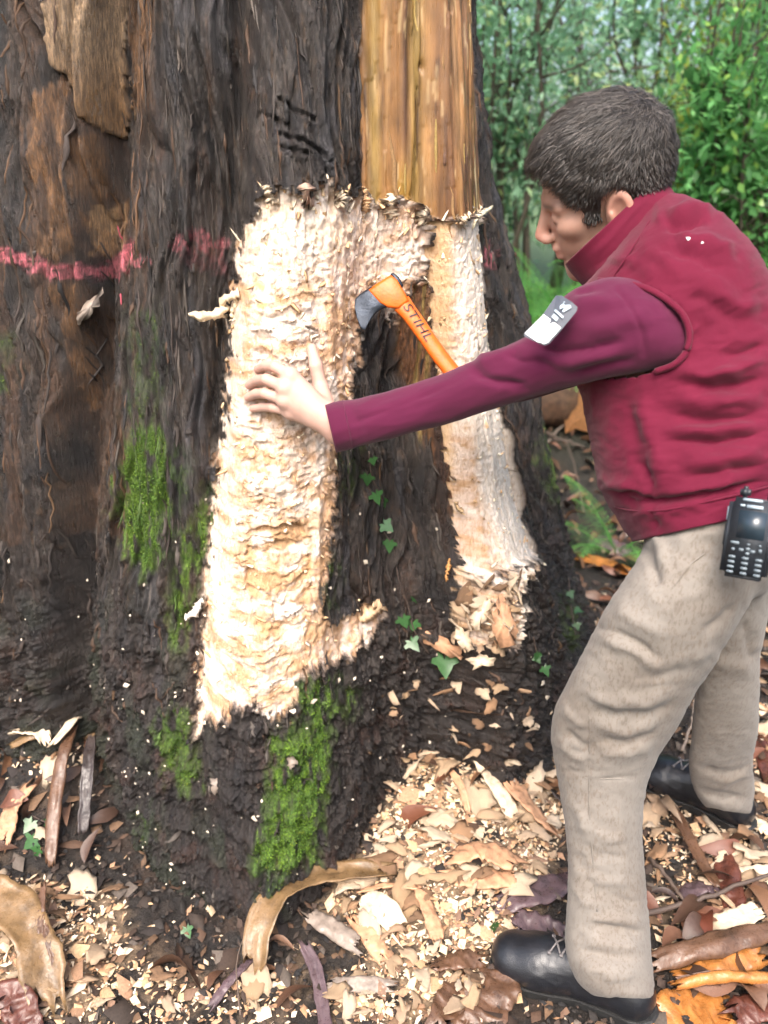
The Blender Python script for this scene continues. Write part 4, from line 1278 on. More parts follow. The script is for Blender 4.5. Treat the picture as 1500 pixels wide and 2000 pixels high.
# ------------------------------------------------------------------ sleeve badge
def badge():
    def bp(px, py, lift=0.0):
        t = ((px - 1095) * -.64 + (py - 642) * -.77) / 40.0       # away from the lower right edge, over the arm
        base = 1.118 + .0105 * max(t, 0) ** 2 - .004 * t + (1097 - px) * .00016
        return pix(px, py, base - lift)
    def slab(name, poly, mat, lift, th):
        n = len(poly)
        V = [bp(x, y, lift) for x, y in poly] + [bp(x, y, lift - th) for x, y in poly]
        c = np.mean(poly, 0)
        V += [bp(c[0], c[1], lift), bp(c[0], c[1], lift - th)]
        F = []
        for i in range(n):
            j = (i + 1) % n
            F += [(i, j, 2 * n), (n + j, n + i, 2 * n + 1), (i, n + i, n + j, j)]
        return mesh(name, np.array(V), F, mat, smooth=False)
    b = child('badge', slab('badge', [(1086, 577), (1097, 577), (1117, 590), (1128, 600), (1126, 608), (1097, 644), (1072, 672), (1064, 675), (1050, 670), (1023, 656), (1024, 650), (1061, 613)], M['grey'], .002, .003), MAN)
    b['label'] = 'rectangular slate and white arm badge'
    w = child('white_panel', slab('white_panel', [(1062, 614), (1096, 640), (1070, 669), (1062, 672), (1055, 668), (1050, 668), (1025, 651)], M['white'], .0042, .0015), b); w.location = (0, 0, 0)
    for poly in ([(1094, 597), (1101, 592), (1103, 596), (1114, 595), (1116, 601), (1100, 610), (1098, 607), (1108, 600), (1099, 600), (1093, 604)], [(1102, 588), (1104, 590), (1100, 592)],
                 [(1082, 607), (1085, 604), (1101, 618), (1099, 622), (1094, 618)], [(1077, 619), (1082, 612), (1091, 621), (1087, 628)]):
        k = child('badge_print', slab('badge_print', poly, M['print'], .0046, .001), b); k.location = (0, 0, 0)
badge()

# ------------------------------------------------------------------ trousers
PELVIS = [(1262, 1000, 1540, 925, 1.335, 1.21, .155), (1262, 1040, 1536, 985, 1.33, 1.205, .160), (1256, 1080, 1534, 1050, 1.33, 1.21, .160), (1262, 1130, 1520, 1115, 1.335, 1.23, .150), (1300, 1175, 1490, 1165, 1.33, 1.27, .12)]
LEGL = [(1262, 1050, 1500, 1030, 1.25, 1.19, .10), (1248, 1090, 1490, 1110, 1.25, 1.19, .105), (1215, 1140, 1462, 1180, 1.25, 1.205, .105), (1180, 1195, 1430, 1235, 1.255, 1.22, .104), (1145, 1265, 1392, 1300, 1.275, 1.25, .100), (1108, 1335, 1350, 1368, 1.30, 1.285, .095),
        (1082, 1395, 1316, 1430, 1.33, 1.32, .090), (1077, 1450, 1284, 1480, 1.355, 1.345, .084), (1090, 1525, 1262, 1540, 1.38, 1.37, .078), (1104, 1610, 1254, 1620, 1.395, 1.385, .072), (1110, 1690, 1258, 1690, 1.408, 1.40, .070),
        (1108, 1770, 1264, 1762, 1.42, 1.41, .071), (1104, 1840, 1270, 1828, 1.43, 1.42, .073), (1115, 1890, 1274, 1885, 1.422, 1.415, .082), (1128, 1918, 1277, 1922, 1.422, 1.415, .084), (1160, 1946, 1279, 1950, 1.422, 1.415, .080)]
LEGR = [(1380, 1060, 1528, 1040, 1.34, 1.31, .09), (1392, 1140, 1522, 1120, 1.35, 1.33, .09), (1390, 1215, 1504, 1185, 1.37, 1.36, .085), (1368, 1300, 1484, 1290, 1.43, 1.42, .075), (1357, 1365, 1484, 1365, 1.49, 1.48, .070), (1350, 1440, 1479, 1440, 1.57, 1.56, .066),
        (1346, 1505, 1470, 1490, 1.655, 1.645, .064), (1358, 1548, 1474, 1540, 1.72, 1.71, .064), (1378, 1576, 1466, 1590, 1.76, 1.76, .062)]
V, F = join([loft(PELVIS, 30, 60, 2.3), loft(LEGL, 90, 60, 2.2), loft(LEGR, 60, 60, 2.2)])
V, F = remesh(V, F, .0052)
V = smooth_mesh(V, F, 5, .5)
T_MARKS = [([(1118, 1580), (1150, 1620), (1190, 1640), (1240, 1632)], .003, 10), ([(1125, 1640), (1170, 1672), (1230, 1676)], -.003, 8), ([(1200, 1560), (1215, 1640), (1225, 1720)], .003, 12), ([(1120, 1690), (1170, 1720), (1240, 1722)], .003, 9), ([(1180, 1740), (1220, 1762), (1258, 1764)], -.004, 8), ([(1150, 1215), (1230, 1250), (1300, 1290)], -.007, 8), ([(1160, 1235), (1240, 1272), (1300, 1310)], .006, 10), ([(1190, 1180), (1250, 1215), (1310, 1250)], .005, 14), ([(1290, 1180), (1340, 1120), (1372, 1085)], -.003, 6),
           ([(1262, 1055), (1275, 1110), (1290, 1150)], -.008, 10), ([(1275, 1040), (1292, 1070), (1292, 1110)], .006, 10), ([(1130, 1330), (1180, 1370), (1260, 1372), (1330, 1340)], .007, 14), ([(1140, 1360), (1200, 1396), (1280, 1392), (1330, 1362)], -.006, 10),
           ([(1150, 1410), (1230, 1430), (1300, 1400)], .006, 12), ([(1160, 1440), (1220, 1452), (1290, 1425)], -.006, 8), ([(1165, 1470), (1230, 1470), (1285, 1446)], .005, 10), ([(1100, 1420), (1130, 1450), (1160, 1470)], -.005, 8),
           ([(1090, 1450), (1120, 1475), (1150, 1488)], .005, 8), ([(1095, 1380), (1130, 1410), (1160, 1420)], .004, 9), ([(1100, 1500), (1140, 1510), (1165, 1512)], -.004, 7), ([(1105, 1520), (1180, 1522), (1258, 1516)], -.003, 4),
           ([(1155, 1380), (1152, 1480), (1150, 1580), (1158, 1700), (1165, 1790)], -.0022, 4), ([(1120, 1560), (1140, 1600), (1150, 1650)], .004, 11), ([(1118, 1660), (1140, 1690), (1156, 1740)], -.004, 9), ([(1115, 1730), (1140, 1760), (1160, 1770)], .004, 9),
           ([(1150, 1800), (1200, 1812), (1262, 1826)], -.007, 8), ([(1140, 1790), (1200, 1795), (1264, 1808)], .006, 10), ([(1130, 1830), (1190, 1842), (1262, 1850)], .007, 12), ([(1120, 1855), (1180, 1868), (1240, 1872)], -.005, 9), ([(1125, 1885), (1190, 1900), (1260, 1905)], .005, 12),
           ([(1370, 1240), (1410, 1210), (1440, 1180)], -.006, 9), ([(1300, 1300), (1350, 1290), (1400, 1255)], .004, 14), ([(1230, 1150), (1310, 1170), (1390, 1150)], .004, 20), ([(1260, 1330), (1320, 1310), (1370, 1285)], -.004, 12),
           ([(1380, 1290), (1430, 1300), (1478, 1310)], .004, 14), ([(1450, 1200), (1462, 1260), (1476, 1310)], -.006, 9), ([(1360, 1500), (1420, 1512), (1468, 1496)], -.006, 8), ([(1400, 1530), (1440, 1516), (1470, 1504)], .006, 9), ([(1355, 1540), (1410, 1556), (1466, 1556)], -.005, 7), ([(1362, 1555), (1420, 1575), (1464, 1575)], .004, 8),
           ([(1310, 1060), (1380, 1042), (1420, 1030)], .004, 14), ([(1320, 1095), (1390, 1085)], -.003, 10)]
V = folds(V, F, T_MARKS, 6, gain=1.15)
qx, qy, _ = proj(V); wq = fbm(qx / 80, qy / 80, 3.7, 2)
V = V + normals(V, F) * ((1 - np.abs(fbm(qx / 70 + wq, qy / 48 - qx / 120 + wq, 4.4, 3)) * 1.7) * .0010 + (1 - np.abs(fbm(qx / 60 - qy / 90, qy / 26 + qx / 60, 6.4, 2)) * 1.8) * .0006 + fbm(qx / 20, qy / 16, 1.4, 2) * .0003)[:, None]
trou = child('trousers', mesh('trousers', V, F, M['trouser']), MAN)
TRBVH = BVHTree.FromPolygons(V.tolist(), F.tolist())
for line in ([(1286, 1180), (1320, 1140), (1352, 1100), (1378, 1080)], [(1152, 1400), (1151, 1500), (1152, 1600), (1160, 1700), (1166, 1780)], [(1100, 1516), (1150, 1520), (1210, 1521), (1258, 1516)]):
    q = [ray_to(TRBVH, x, y, -.0002) for x, y in line]
    tv, tf = tube(curve_pts([p for p in q if p is not None], 50), .0011, 6)
    child('seam', mesh('seam', tv, tf, M['trouser']), trou).location = (0, 0, 0)

# ------------------------------------------------------------------ boots
def boot(toe, heel, lab):
    toe, heel = np.array(toe), np.array(heel)
    fx = toe - heel; L = np.linalg.norm(fx[:2]); fx = np.array((fx[0], fx[1], 0)) / L
    fy = np.array((-fx[1], fx[0], 0)); fz = np.array((0, 0, 1.))
    R = np.stack([fx, fy, fz], 1)
    def wl(P): return np.asarray(P) @ R.T + np.array((heel[0], heel[1], min(toe[2], heel[2])))
    lo, hi, h = (-.02, -.07, -.005), (.31, .07, .16), .003
    P = grid(lo, hi, h)
    d = sd_ell(P, (.222, .004, .042), (.062, .047, .038))
    d = smin(d, sd_ell(P, (.255, .004, .040), (.034, .040, .034)), .02)
    d = smin(d, sd_cap(P, (.045, 0, .042), (.20, .003, .045), .036, .040), .03)
    d = smin(d, sd_cap(P, (.195, .002, .055), (.095, 0, .094), .034, .031), .03)
    d = smin(d, sd_cap(P, (.066, 0, .07), (.072, 0, .13), .031, .026), .03)
    d = smin(d, sd_ell(P, (.032, 0, .045), (.034, .034, .045)), .02)
    d = np.maximum(d, .018 - P[..., 2])
    wel = np.abs(d + .0) - .0
    V, F = surface_nets(d, np.array(lo), h); V = smooth_mesh(V, F, 2, .5)
    crease = fbm(V[:, 0] * 40, V[:, 2] * 60, 1.0, 2) * .0012 * sstep(.12, .17, V[:, 0]) * sstep(.23, .19, V[:, 0])
    V = V + normals(V, F) * crease[:, None]
    b = child('boot', mesh('boot', wl(V), F, M['boot']), MAN); b['label'] = lab
    # sole: outline slab with a heel block and welt
    xs = np.array([-.006, .0, .015, .04, .08, .13, .17, .21, .25, .275, .289, .294])
    hwid = np.array([.004, .020, .033, .038, .035, .034, .043, .050, .047, .036, .020, .004])
    out = [(x, w) for x, w in zip(xs, hwid)] + [(x, -w) for x, w in zip(xs[::-1], hwid[::-1])]
    n = len(out)
    lev = [0.0, .004, .016, .019, .022]; sc = [.96, 1.0, 1.0, 1.03, 1.0]
    SV = [np.array((.145 + (x - .145) * s, y * s, z)) for z, s in zip(lev, sc) for x, y in out]
    SF = [(r * n + i, r * n + (i + 1) % n, (r + 1) * n + (i + 1) % n, (r + 1) * n + i) for r in range(len(lev) - 1) for i in range(n)]
    SF += [tuple(range(n - 1, -1, -1)), tuple((len(lev) - 1) * n + i for i in range(n))]
    child('sole', mesh('sole', wl(np.array(SV)), SF, M['sole'], smooth=False), b).location = (0, 0, 0)
    ev = BVHTree.FromPolygons(V.tolist(), F.tolist())
    def top(x, y):
        hh = ev.ray_cast(Vector((x, y, .3)), Vector((0, 0, -1)))[0]
        return np.array(hh) if hh else np.array((x, y, .1))
    for k in range(4):
        x = .185 - .021 * k
        for s in (-1, 1):
            a, bb = top(x, s * .019) , top(x - .019, -s * .017)
            m = top(x - .009, 0) + np.array((0, 0, .003))
            tv, tf = tube(curve_pts([a, m, bb], 10), .0019, 6)
            child('lace', mesh('lace', wl(tv), tf, M['lace']), b).location = (0, 0, 0)
            tv, tf = tube([a - (0, 0, .002), a + (0, 0, .0025)], .0036, 8)
            child('eyelet', mesh('eyelet', wl(tv), tf, M['lace']), b).location = (0, 0, 0)
boot(pixZ(958, 1852, .03) * (1, 1, 0), pixZ(1272, 1990, .0) * (1, 1, 0), 'black leather boot nearest the camera')
hp = pixZ(1466, 1622, .0); tp = pixZ(1255, 1497, .04); dv = (tp - hp); dv[2] = 0; dv = dv / np.linalg.norm(dv) * .29
boot((hp + dv) * (1, 1, 0), hp * (1, 1, 0), 'black leather boot of the far leg')

# ================================================================== axe
def build_axe():
    D = 1.425
    root = empty('axe', pix(760, 580, D))
    tag(root, 'orange axe with dark steel blade held against the chewed wood', 'axe')
    def plate(name, poly, dep, mat, bev=.3, parent=root):
        """outline with its own half thickness at each point, rounded toward the rim"""
        n = len(poly); P = np.array([(x, y) for x, y, t in poly], float); T = np.array([t for x, y, t in poly])
        c = P.mean(0); rows = []
        for s, f in ((1.0, -.35), (.94, -.85), (.82, -1.0)):
            rows.append([pix(*(c + (p - c) * s), dep + f * t) for p, t in zip(P, T)])
        for s, f in ((.82, 1.0), (.94, .85), (1.0, .35)):
            rows.append([pix(*(c + (p - c) * s), dep + f * t) for p, t in zip(P, T)])
        V = np.array(rows).reshape(-1, 3)
        V = np.concatenate([V, pix(*c, dep - T.mean())[None], pix(*c, dep + T.mean())[None]])
        F = []
        for a, b in ((0, 1), (1, 2), (3, 4), (4, 5), (5, 0)):
            for i in range(n):
                j = (i + 1) % n
                F.append((a * n + i, a * n + j, b * n + j, b * n + i))
        for i in range(n):
            j = (i + 1) % n
            F += [(2 * n + i, 2 * n + j, 6 * n), (3 * n + j, 3 * n + i, 6 * n + 1)]
        o = child(name, mesh(name, V, F, mat), parent)
        if parent is not root: o.location = (0, 0, 0)
        return o
    plate('blade', [(694, 583, .0015), (703, 574, .004), (722, 561, .009), (736, 556, .011), (760, 586, .011), (757, 600, .009), (745, 604, .006), (733, 612, .004), (722, 628, .002), (712, 646, .0012), (704, 640, .0010), (697, 622, .0010), (692, 600, .0010)], D, M['steel'])
    plate('axe_head', [(718, 566, .012), (742, 550, .015), (764, 536, .016), (776, 545, .016), (788, 566, .016), (800, 588, .015), (780, 604, .014), (757, 601, .013), (741, 592, .012)], D, M['orange'])
    plate('poll', [(762, 535, .013), (768, 532, .013), (779, 541, .013), (788, 556, .013), (786, 563, .013), (776, 548, .013)], D, M['steel'])
    HN = [(770, 606, 798, 578, D, D, .0125), (786, 622, 812, 600, D, D, .0125), (806, 648, 832, 628, D, D, .0118), (826, 676, 851, 657, D, D, .0118), (846, 704, 872, 686, D, D, .0122), (866, 730, 892, 712, D, D, .0128), (886, 758, 914, 738, D, D, .0132), (908, 792, 938, 772, D, D, .0145), (918, 808, 948, 788, D, D, .0135), (922, 812, 946, 796, D, D, .006)]
    V, F = loft(HN, 60, 28, 2.3)
    hnd = child('handle', mesh('handle', V, F, M['orange']), root)
    fc = bpy.data.curves.new('letters', 'FONT'); fc.body = 'STIHL'; fc.size = 1.0; fc.align_x = 'CENTER'; fc.align_y = 'CENTER'; fc.extrude = .01
    fo = bpy.data.objects.new('letters', fc); C.objects.link(fo)
    dg = bpy.context.evaluated_depsgraph_get()
    me = bpy.data.meshes.new_from_object(fo.evaluated_get(dg), depsgraph=dg)
    bpy.data.objects.remove(fo)
    n = len(me.vertices); co = np.empty(n * 3, np.float32); me.vertices.foreach_get('co', co); co = co.reshape(-1, 3)
    wid = co[:, 0].max() - co[:, 0].min(); hgt = co[:, 1].max() - co[:, 1].min()
    a, b = np.array((792., 596.)), np.array((838., 665.))
    u = (b - a); Lp = np.linalg.norm(u); u /= Lp; v = np.array((u[1], -u[0]))
    mid = (a + b) / 2 + v * 1.5
    hb = BVHTree.FromPolygons(V.tolist(), F.tolist())
    new = []
    for x, y, z in co:
        p2 = mid + u * (x / wid * Lp) + v * (y / hgt * 17) + u * (y / hgt * 4)
        p = ray_to(hb, p2[0], p2[1], .0016 + (.0006 if z > 0 else 0))
        new.append(p if p is not None else pix(p2[0], p2[1], D - .012))
    me.vertices.foreach_set('co', np.array(new, np.float32).ravel()); me.materials.clear(); me.materials.append(M['ink']); me.update()
    me.name = 'lettering'
    o = child('lettering', me, hnd); o.location = (0, 0, 0)
build_axe()

# ================================================================== two-way radio on the belt
def build_radio():
    c = pix(1462, 1052, 1.055)
    root = empty('two_way_radio', c)
    tag(root, 'black two way radio with keypad clipped to the belt', 'radio')
    e = pix(1463, 1052, 1.055) - c; e /= np.linalg.norm(e)
    ray = c - np.array((0, 0, CAM_H)); ray /= np.linalg.norm(ray)
    ray = ray + .28 * e; ray /= np.linalg.norm(ray)           # turned a little: its left flank shows
    ti = math.radians(9)
    up0 = np.cross(e, ray); up0 = up0 if up0[2] > 0 else -up0
    ex = np.cross(ray, up0); ex = ex if ex @ e > 0 else -ex
    X = ex * math.cos(ti) - up0 * math.sin(ti); U = up0 * math.cos(ti) + ex * math.sin(ti); U /= np.linalg.norm(U); X /= np.linalg.norm(X)
    B = np.stack([X, U, ray], 1)
    def rbox(name, cx, cy, cz, w, h, t, r, mat, parent=root, seg=5):
        bm = bmesh.new(); bmesh.ops.create_cube(bm, size=1)
        bmesh.ops.scale(bm, vec=(w, h, t), verts=bm.verts)
        if r: bmesh.ops.bevel(bm, geom=list(bm.edges), offset=r, segments=seg if r > .002 else 2, affect='EDGES')
        bmesh.ops.translate(bm, vec=(cx, cy, cz), verts=bm.verts)
        me = bpy.data.meshes.new(name); bm.to_mesh(me); bm.free()
        co = np.empty(len(me.vertices) * 3, np.float32); me.vertices.foreach_get('co', co)
        me.vertices.foreach_set('co', (co.reshape(-1, 3) @ B.T).astype(np.float32).ravel())
        me.materials.append(mat); me.polygons.foreach_set('use_smooth', np.ones(len(me.polygons), bool)); me.update()
        o = obj(name, me, parent); return o
    body = rbox('body', 0, 0, 0, .056, .106, .030, .007, M['black'])
    rbox('front_plate', .003, .002, -.0150, .046, .096, .004, .0018, M['black'], body)
    rbox('screen', .005, .018, -.0172, .034, .036, .002, .0008, M['screen'], body)
    rbox('side_key', -.0285, .030, -.002, .003, .020, .008, .001, M['print'], body)
    rbox('side_grip', -.0285, .002, -.001, .003, .030, .012, .001, M['black'], body)
    rbox('knob', -.012, .060, 0, .013, .016, .013, .004, M['black'])
    rbox('antenna', .020, .095, .004, .011, .090, .011, .004, M['black'])
    rbox('belt_clip', 0, .01, .019, .024, .06, .006, .002, M['black'])
    rbox('maker_mark', .006, .0418, -.0176, .020, .0042, .001, 0, M['print'], body)
    rbox('maker_mark', -.009, .0425, -.0176, .006, .0030, .001, 0, M['print'], body)
    rbox('top_trim', .002, .050, -.0165, .024, .004, .002, .0008, M['print'], body)
    ky = [(-.012, -.0068, .011, .004), (.005, -.0070, .004, .0025), (.019, -.0070, .004, .0025), (-.013, -.0155, .004, .004), (-.003, -.0150, .006, .004), (.005, -.013, .005, .004), (.011, -.0155, .006, .004), (.005, -.019, .005, .004), (.020, -.0135, .004, .005)]
    for r in range(4):
        for q in range(3): ky.append((-.013 + .0165 * q, -.0255 - .0066 * r, .0085, .0036))
    for x, y, w, h in ky:
        rbox('key', x, y, -.0172, w, h, .0022, .0006, M['key'], body)
build_radio()
# ================================================================== loose wood, bark, leaves
M.update(chip=m_piece('wood_chip', [(0, (.42, .28, .16)), (.3, (.54, .39, .26)), (.6, (.66, .53, .39)), (.8, (.38, .22, .12)), (1, (.20, .12, .07))], .75, 55, .004, stretch=(1.2, 5, 3)),
         crumbs=m_attr('wood_crumbs', .8, 200, .001), leaf_litter=m_piece('dead_leaf', [(0, (.045, .028, .022)), (.35, (.10, .05, .03)), (.6, (.17, .085, .045)), (.8, (.12, .035, .02)), (1, (.24, .17, .11))], .42, 50, .001, spec=.5),
         twig=m_piece('twig', [(0, (.05, .035, .03)), (.5, (.12, .085, .065)), (1, (.20, .16, .13))], .6, 120, .001, stretch=(1, 1, 1)),
         moss=m_attr('moss', .8, 300, 0), splinter=m_attr('splinter', .75, 300, .0006))
RNG = np.random.default_rng(21)

def flake(seed, asp=2.2, th=.10, curl=.25, jag=.5, n=18):
    """a torn flake with a ragged outline, bent and split along the grain"""
    r = np.random.default_rng(seed)
    w = np.linspace(0, 2 * math.pi, n, endpoint=False) + r.normal(0, .07, n)
    rad = .5 * (1 + r.normal(0, jag * .35, n) + .22 * np.sin(2 * w + r.uniform(0, 6)) * r.uniform(0, 1) + .15 * np.sin(3 * w + r.uniform(0, 6)))
    out = np.stack([np.cos(w) * rad * (1 + .25 * r.normal(0, .5, n) * (np.abs(np.cos(w)) > .75)), np.sin(w) * rad / asp * 1.3], 1)
    c1, c2, tw = r.normal(0, curl), r.normal(0, curl * 1.8), r.normal(0, curl)
    def zf(p): return c1 * p[:, 0] ** 2 + c2 * p[:, 1] ** 2 + tw * p[:, 0] * p[:, 1] + .018 * np.sin(p[:, 1] * 26 + 3 * p[:, 0] + seed)
    mid = out * r.uniform(.5, .75, (n, 1))
    T = lambda p, dz, nz: np.concatenate([p, (zf(p) + dz + r.normal(0, nz, len(p)))[:, None]], 1)
    V = np.concatenate([T(np.zeros((1, 2)), th * .5, .02), T(mid, th * .45, .014), T(out, th * .05, .014), T(out * .95, -th * .3, .02), T(np.zeros((1, 2)), -th * .5, 0)])
    F = []
    for i in range(n):
        j = (i + 1) % n
        F += [(0, 1 + i, 1 + j), (1 + i, 1 + n + i, 1 + n + j, 1 + j), (1 + n + i, 1 + 2 * n + i, 1 + 2 * n + j, 1 + n + j), (1 + 2 * n + j, 1 + 2 * n + i, 1 + 3 * n)]
    return V, F

CHIPS = [mesh('wood_chip', *flake(100 + i, asp=a, th=t, curl=c), M['chip'], smooth=True) for i, (a, t, c) in enumerate([(1.8, .12, .3), (2.3, .10, .4), (3.0, .12, .3), (4.2, .13, .3), (1.6, .10, .45), (2.6, .16, .25), (3.6, .09, .4), (2.0, .16, .3), (5.5, .14, .2), (2.2, .12, .5), (2.8, .10, .45), (4.6, .11, .35), (7, .14, .3), (9, .16, .25), (6, .10, .5), (3.2, .07, .7)])]
GB = None

def put(name, me, loc, yaw, tilt, roll, s):
    o = bpy.data.objects.new(name, me); C.objects.link(o)
    o.location = Vector([float(c) for c in loc]); o.rotation_euler = (roll, tilt, yaw)
    o.scale = (s, s, s) if np.isscalar(s) else s
    return o

def chip_density(px, py):
    Z = [([(760, 1400), (870, 1400), (1010, 1470), (1105, 1500), (1110, 1600), (1060, 1740), (990, 1830), (950, 1880), (930, 1990), (700, 2010), (640, 1960), (720, 1850), (640, 1780), (720, 1680), (745, 1520)], 1.0),
         ([(-30, 1700), (130, 1740), (230, 1740), (250, 1830), (210, 1990), (-30, 2010)], .8), ([(30, 1440), (140, 1420), (190, 1460), (150, 1540), (60, 1520)], .4), ([(250, 1850), (420, 1920), (560, 1900), (640, 2010), (230, 2010)], .5),
         ([(1255, 1560), (1330, 1560), (1500, 1620), (1510, 1880), (1290, 1890)], .5), ([(900, 1300), (1080, 1330), (1090, 1480), (880, 1420)], .30), ([(1450, 1380), (1510, 1380), (1510, 1640), (1470, 1600)], .4)]
    s = np.full(np.shape(px), .03)
    for poly, w in Z: s = np.maximum(s, w * sstep(-18, 18, poly_sd_all(np.float32(px), np.float32(py), np.array(poly, np.float32))))
    return s

def sample_ground(n, dens, lo=(-1.1, .75), hi=(1.35, 2.6)):
    out = []
    while len(out) < n:
        x = RNG.uniform(lo[0], hi[0], 4000); y = RNG.uniform(lo[1], hi[1], 4000)
        z = ground_h(x, y)
        px, py, d = proj(np.stack([x, y, z], 1))
        k = RNG.uniform(0, 1, 4000) < dens(px, py)
        k &= (px > -60) & (px < 1560) & (py < 2060)
        k &= np.hypot(x - TC[0], y - TC[1]) > .62
        for q in np.stack([x, y, z], 1)[k]: out.append(q)
    return np.array(out[:n])

def clear_of_trunk(p):
    ph = math.atan2(p[1] - TC[1], p[0] - TC[0])
    k = np.argmin(np.abs(np.angle(np.exp(1j * (TPH - ph)))))
    iz = int(np.clip((p[2] + .12) / .003, 0, 600))
    r = math.hypot(TP[iz, k, 0] - TC[0], TP[iz, k, 1] - TC[1])
    return math.hypot(p[0] - TC[0], p[1] - TC[1]) > r - .01

def clear_of_boots(p):
    return not (abs((p[0] - .34) * .90 - (p[1] - 1.02) * -.42) < .17 and abs((p[0] - .34) * .42 + (p[1] - 1.02) * .90) < .075)

chips = [p for p in sample_ground(520, chip_density) if clear_of_trunk(p) and clear_of_boots(p)][:205]
def region(p):
    px, py, _ = proj(p)
    if px < 330: return 'in the heap at the lower left corner'
    if px < 700: return 'along the foot of the front lobe'
    if px > 1240: return 'in the litter around the boots at the right'
    if py < 1480: return 'on the dark soil below the ledge heap'
    return 'in the upper half of the central chip pile' if py < 1700 else 'in the lower half of the central chip pile'
ASP = [1.8, 2.3, 3.0, 4.2, 1.6, 2.6, 3.6, 2.0, 5.5, 2.2, 2.8, 4.6, 7, 9, 6, 3.2]
for i, p in enumerate(chips):
    s = float(np.clip(RNG.lognormal(math.log(.048), .42), .022, .10)); k = int(RNG.integers(len(CHIPS)))
    o = put('wood_chip', CHIPS[k], p + (0, 0, .008 + RNG.uniform(0, .016)), RNG.uniform(0, 6.28), RNG.normal(0, .3), RNG.normal(0, .3), s)
    look = 'long narrow splinter of wood' if ASP[k] > 4 else ('large torn wood chip' if s > .06 else ('small wood chip' if s < .035 else 'middle sized wood chip'))
    tag(o, look + ' ' + region(p), 'wood chip', 'wood chips strewn on the ground')
# chips lodged on the ledge under the narrow strip and on the broad strip's foot
for i in range(60):
    px, py = RNG.uniform(885, 1015), RNG.uniform(1125, 1265)
    if abs(px - 950) > 75 - (py - 1125) * .15: continue
    h, n = on_trunk(px, py)
    if h is None: continue
    s = float(np.clip(RNG.lognormal(math.log(.032), .4), .016, .07))
    o = put('wood_chip', CHIPS[RNG.integers(len(CHIPS))], h + n * .012, RNG.uniform(0, 6.28), RNG.normal(0, .6), .9 + RNG.normal(0, .5), s)
    tag(o, 'pale wood chip lodged in the heap below the narrow bare strip', 'wood chip', 'wood chips lodged on the trunk ledge')

for i in range(46):
    px, py = RNG.uniform(740, 1090), RNG.uniform(1310, 1490)
    h, n = on_trunk(px, py)
    if h is None: continue
    o = put('wood_chip', CHIPS[RNG.integers(len(CHIPS))], h + n * .006, RNG.uniform(0, 6.28), RNG.normal(0, .4), .8 + RNG.normal(0, .4), float(np.clip(RNG.lognormal(math.log(.028), .4), .012, .06)))
    tag(o, 'small wood chip resting on the dark root flare below the ledge heap', 'wood chip', 'wood chips lodged on the trunk ledge')

def crumbs(name, n, dens, size, pal, label, cat, lo=(-1.1, .75), hi=(1.35, 2.6), flat=.35):
    P = sample_ground(n, dens, lo, hi)
    P[:, 2] += RNG.uniform(.001, .010, n)
    ang = RNG.uniform(0, 6.28, n); s = RNG.lognormal(math.log(size), .45, n); el = RNG.uniform(.3, .8, n)
    a = np.stack([np.cos(ang), np.sin(ang), RNG.normal(0, .35, n)], 1) * s[:, None]
    b = np.stack([-np.sin(ang), np.cos(ang), RNG.normal(0, .35, n)], 1) * (s * el)[:, None]
    u = np.stack([np.zeros(n), np.zeros(n), s * flat], 1)
    j = lambda: RNG.uniform(.6, 1.1, n)[:, None]
    V = np.stack([P + a * j(), P + b * j(), P - a * j(), P - b * j(), P + u], 1).reshape(-1, 3)
    i = (np.arange(n) * 5)[:, None]
    F = np.concatenate([i + np.array(t) for t in ([0, 1, 4], [1, 2, 4], [2, 3, 4], [3, 0, 4])])
    me = mesh(name, V, F, M['crumbs'], smooth=False)
    pal = np.array(pal); c = pal[RNG.integers(len(pal), size=n)] * RNG.uniform(.75, 1.2, (n, 1))
    attr(me, 'Col', np.repeat(np.clip(c, 0, .9), 5, 0), 'COLOR')
    o = obj(name, me); tag(o, label, cat, kind='stuff'); return o
crumbs('wood_crumbs', 8000, chip_density, .0052, [(.60, .46, .31), (.50, .33, .19), (.68, .56, .42), (.38, .22, .12)], 'fine pale wood crumbs and sawdust scattered over the ground', 'wood crumbs')
crumbs('wood_flakes', 2200, chip_density, .0105, [(.58, .43, .28), (.48, .32, .18), (.64, .51, .37), (.34, .20, .12), (.20, .12, .08)], 'small pale flakes of wood between the larger chips', 'wood flakes', flat=.22)
def soil_dens(px, py): return np.clip(1.05 - chip_density(px, py), .25, 1)
crumbs('soil_crumbs', 9000, soil_dens, .0065, [(.02, .016, .014), (.035, .024, .018), (.05, .032, .024), (.012, .011, .011)], 'dark crumbly soil and bark fragments on the ground', 'soil crumbs', flat=.6)

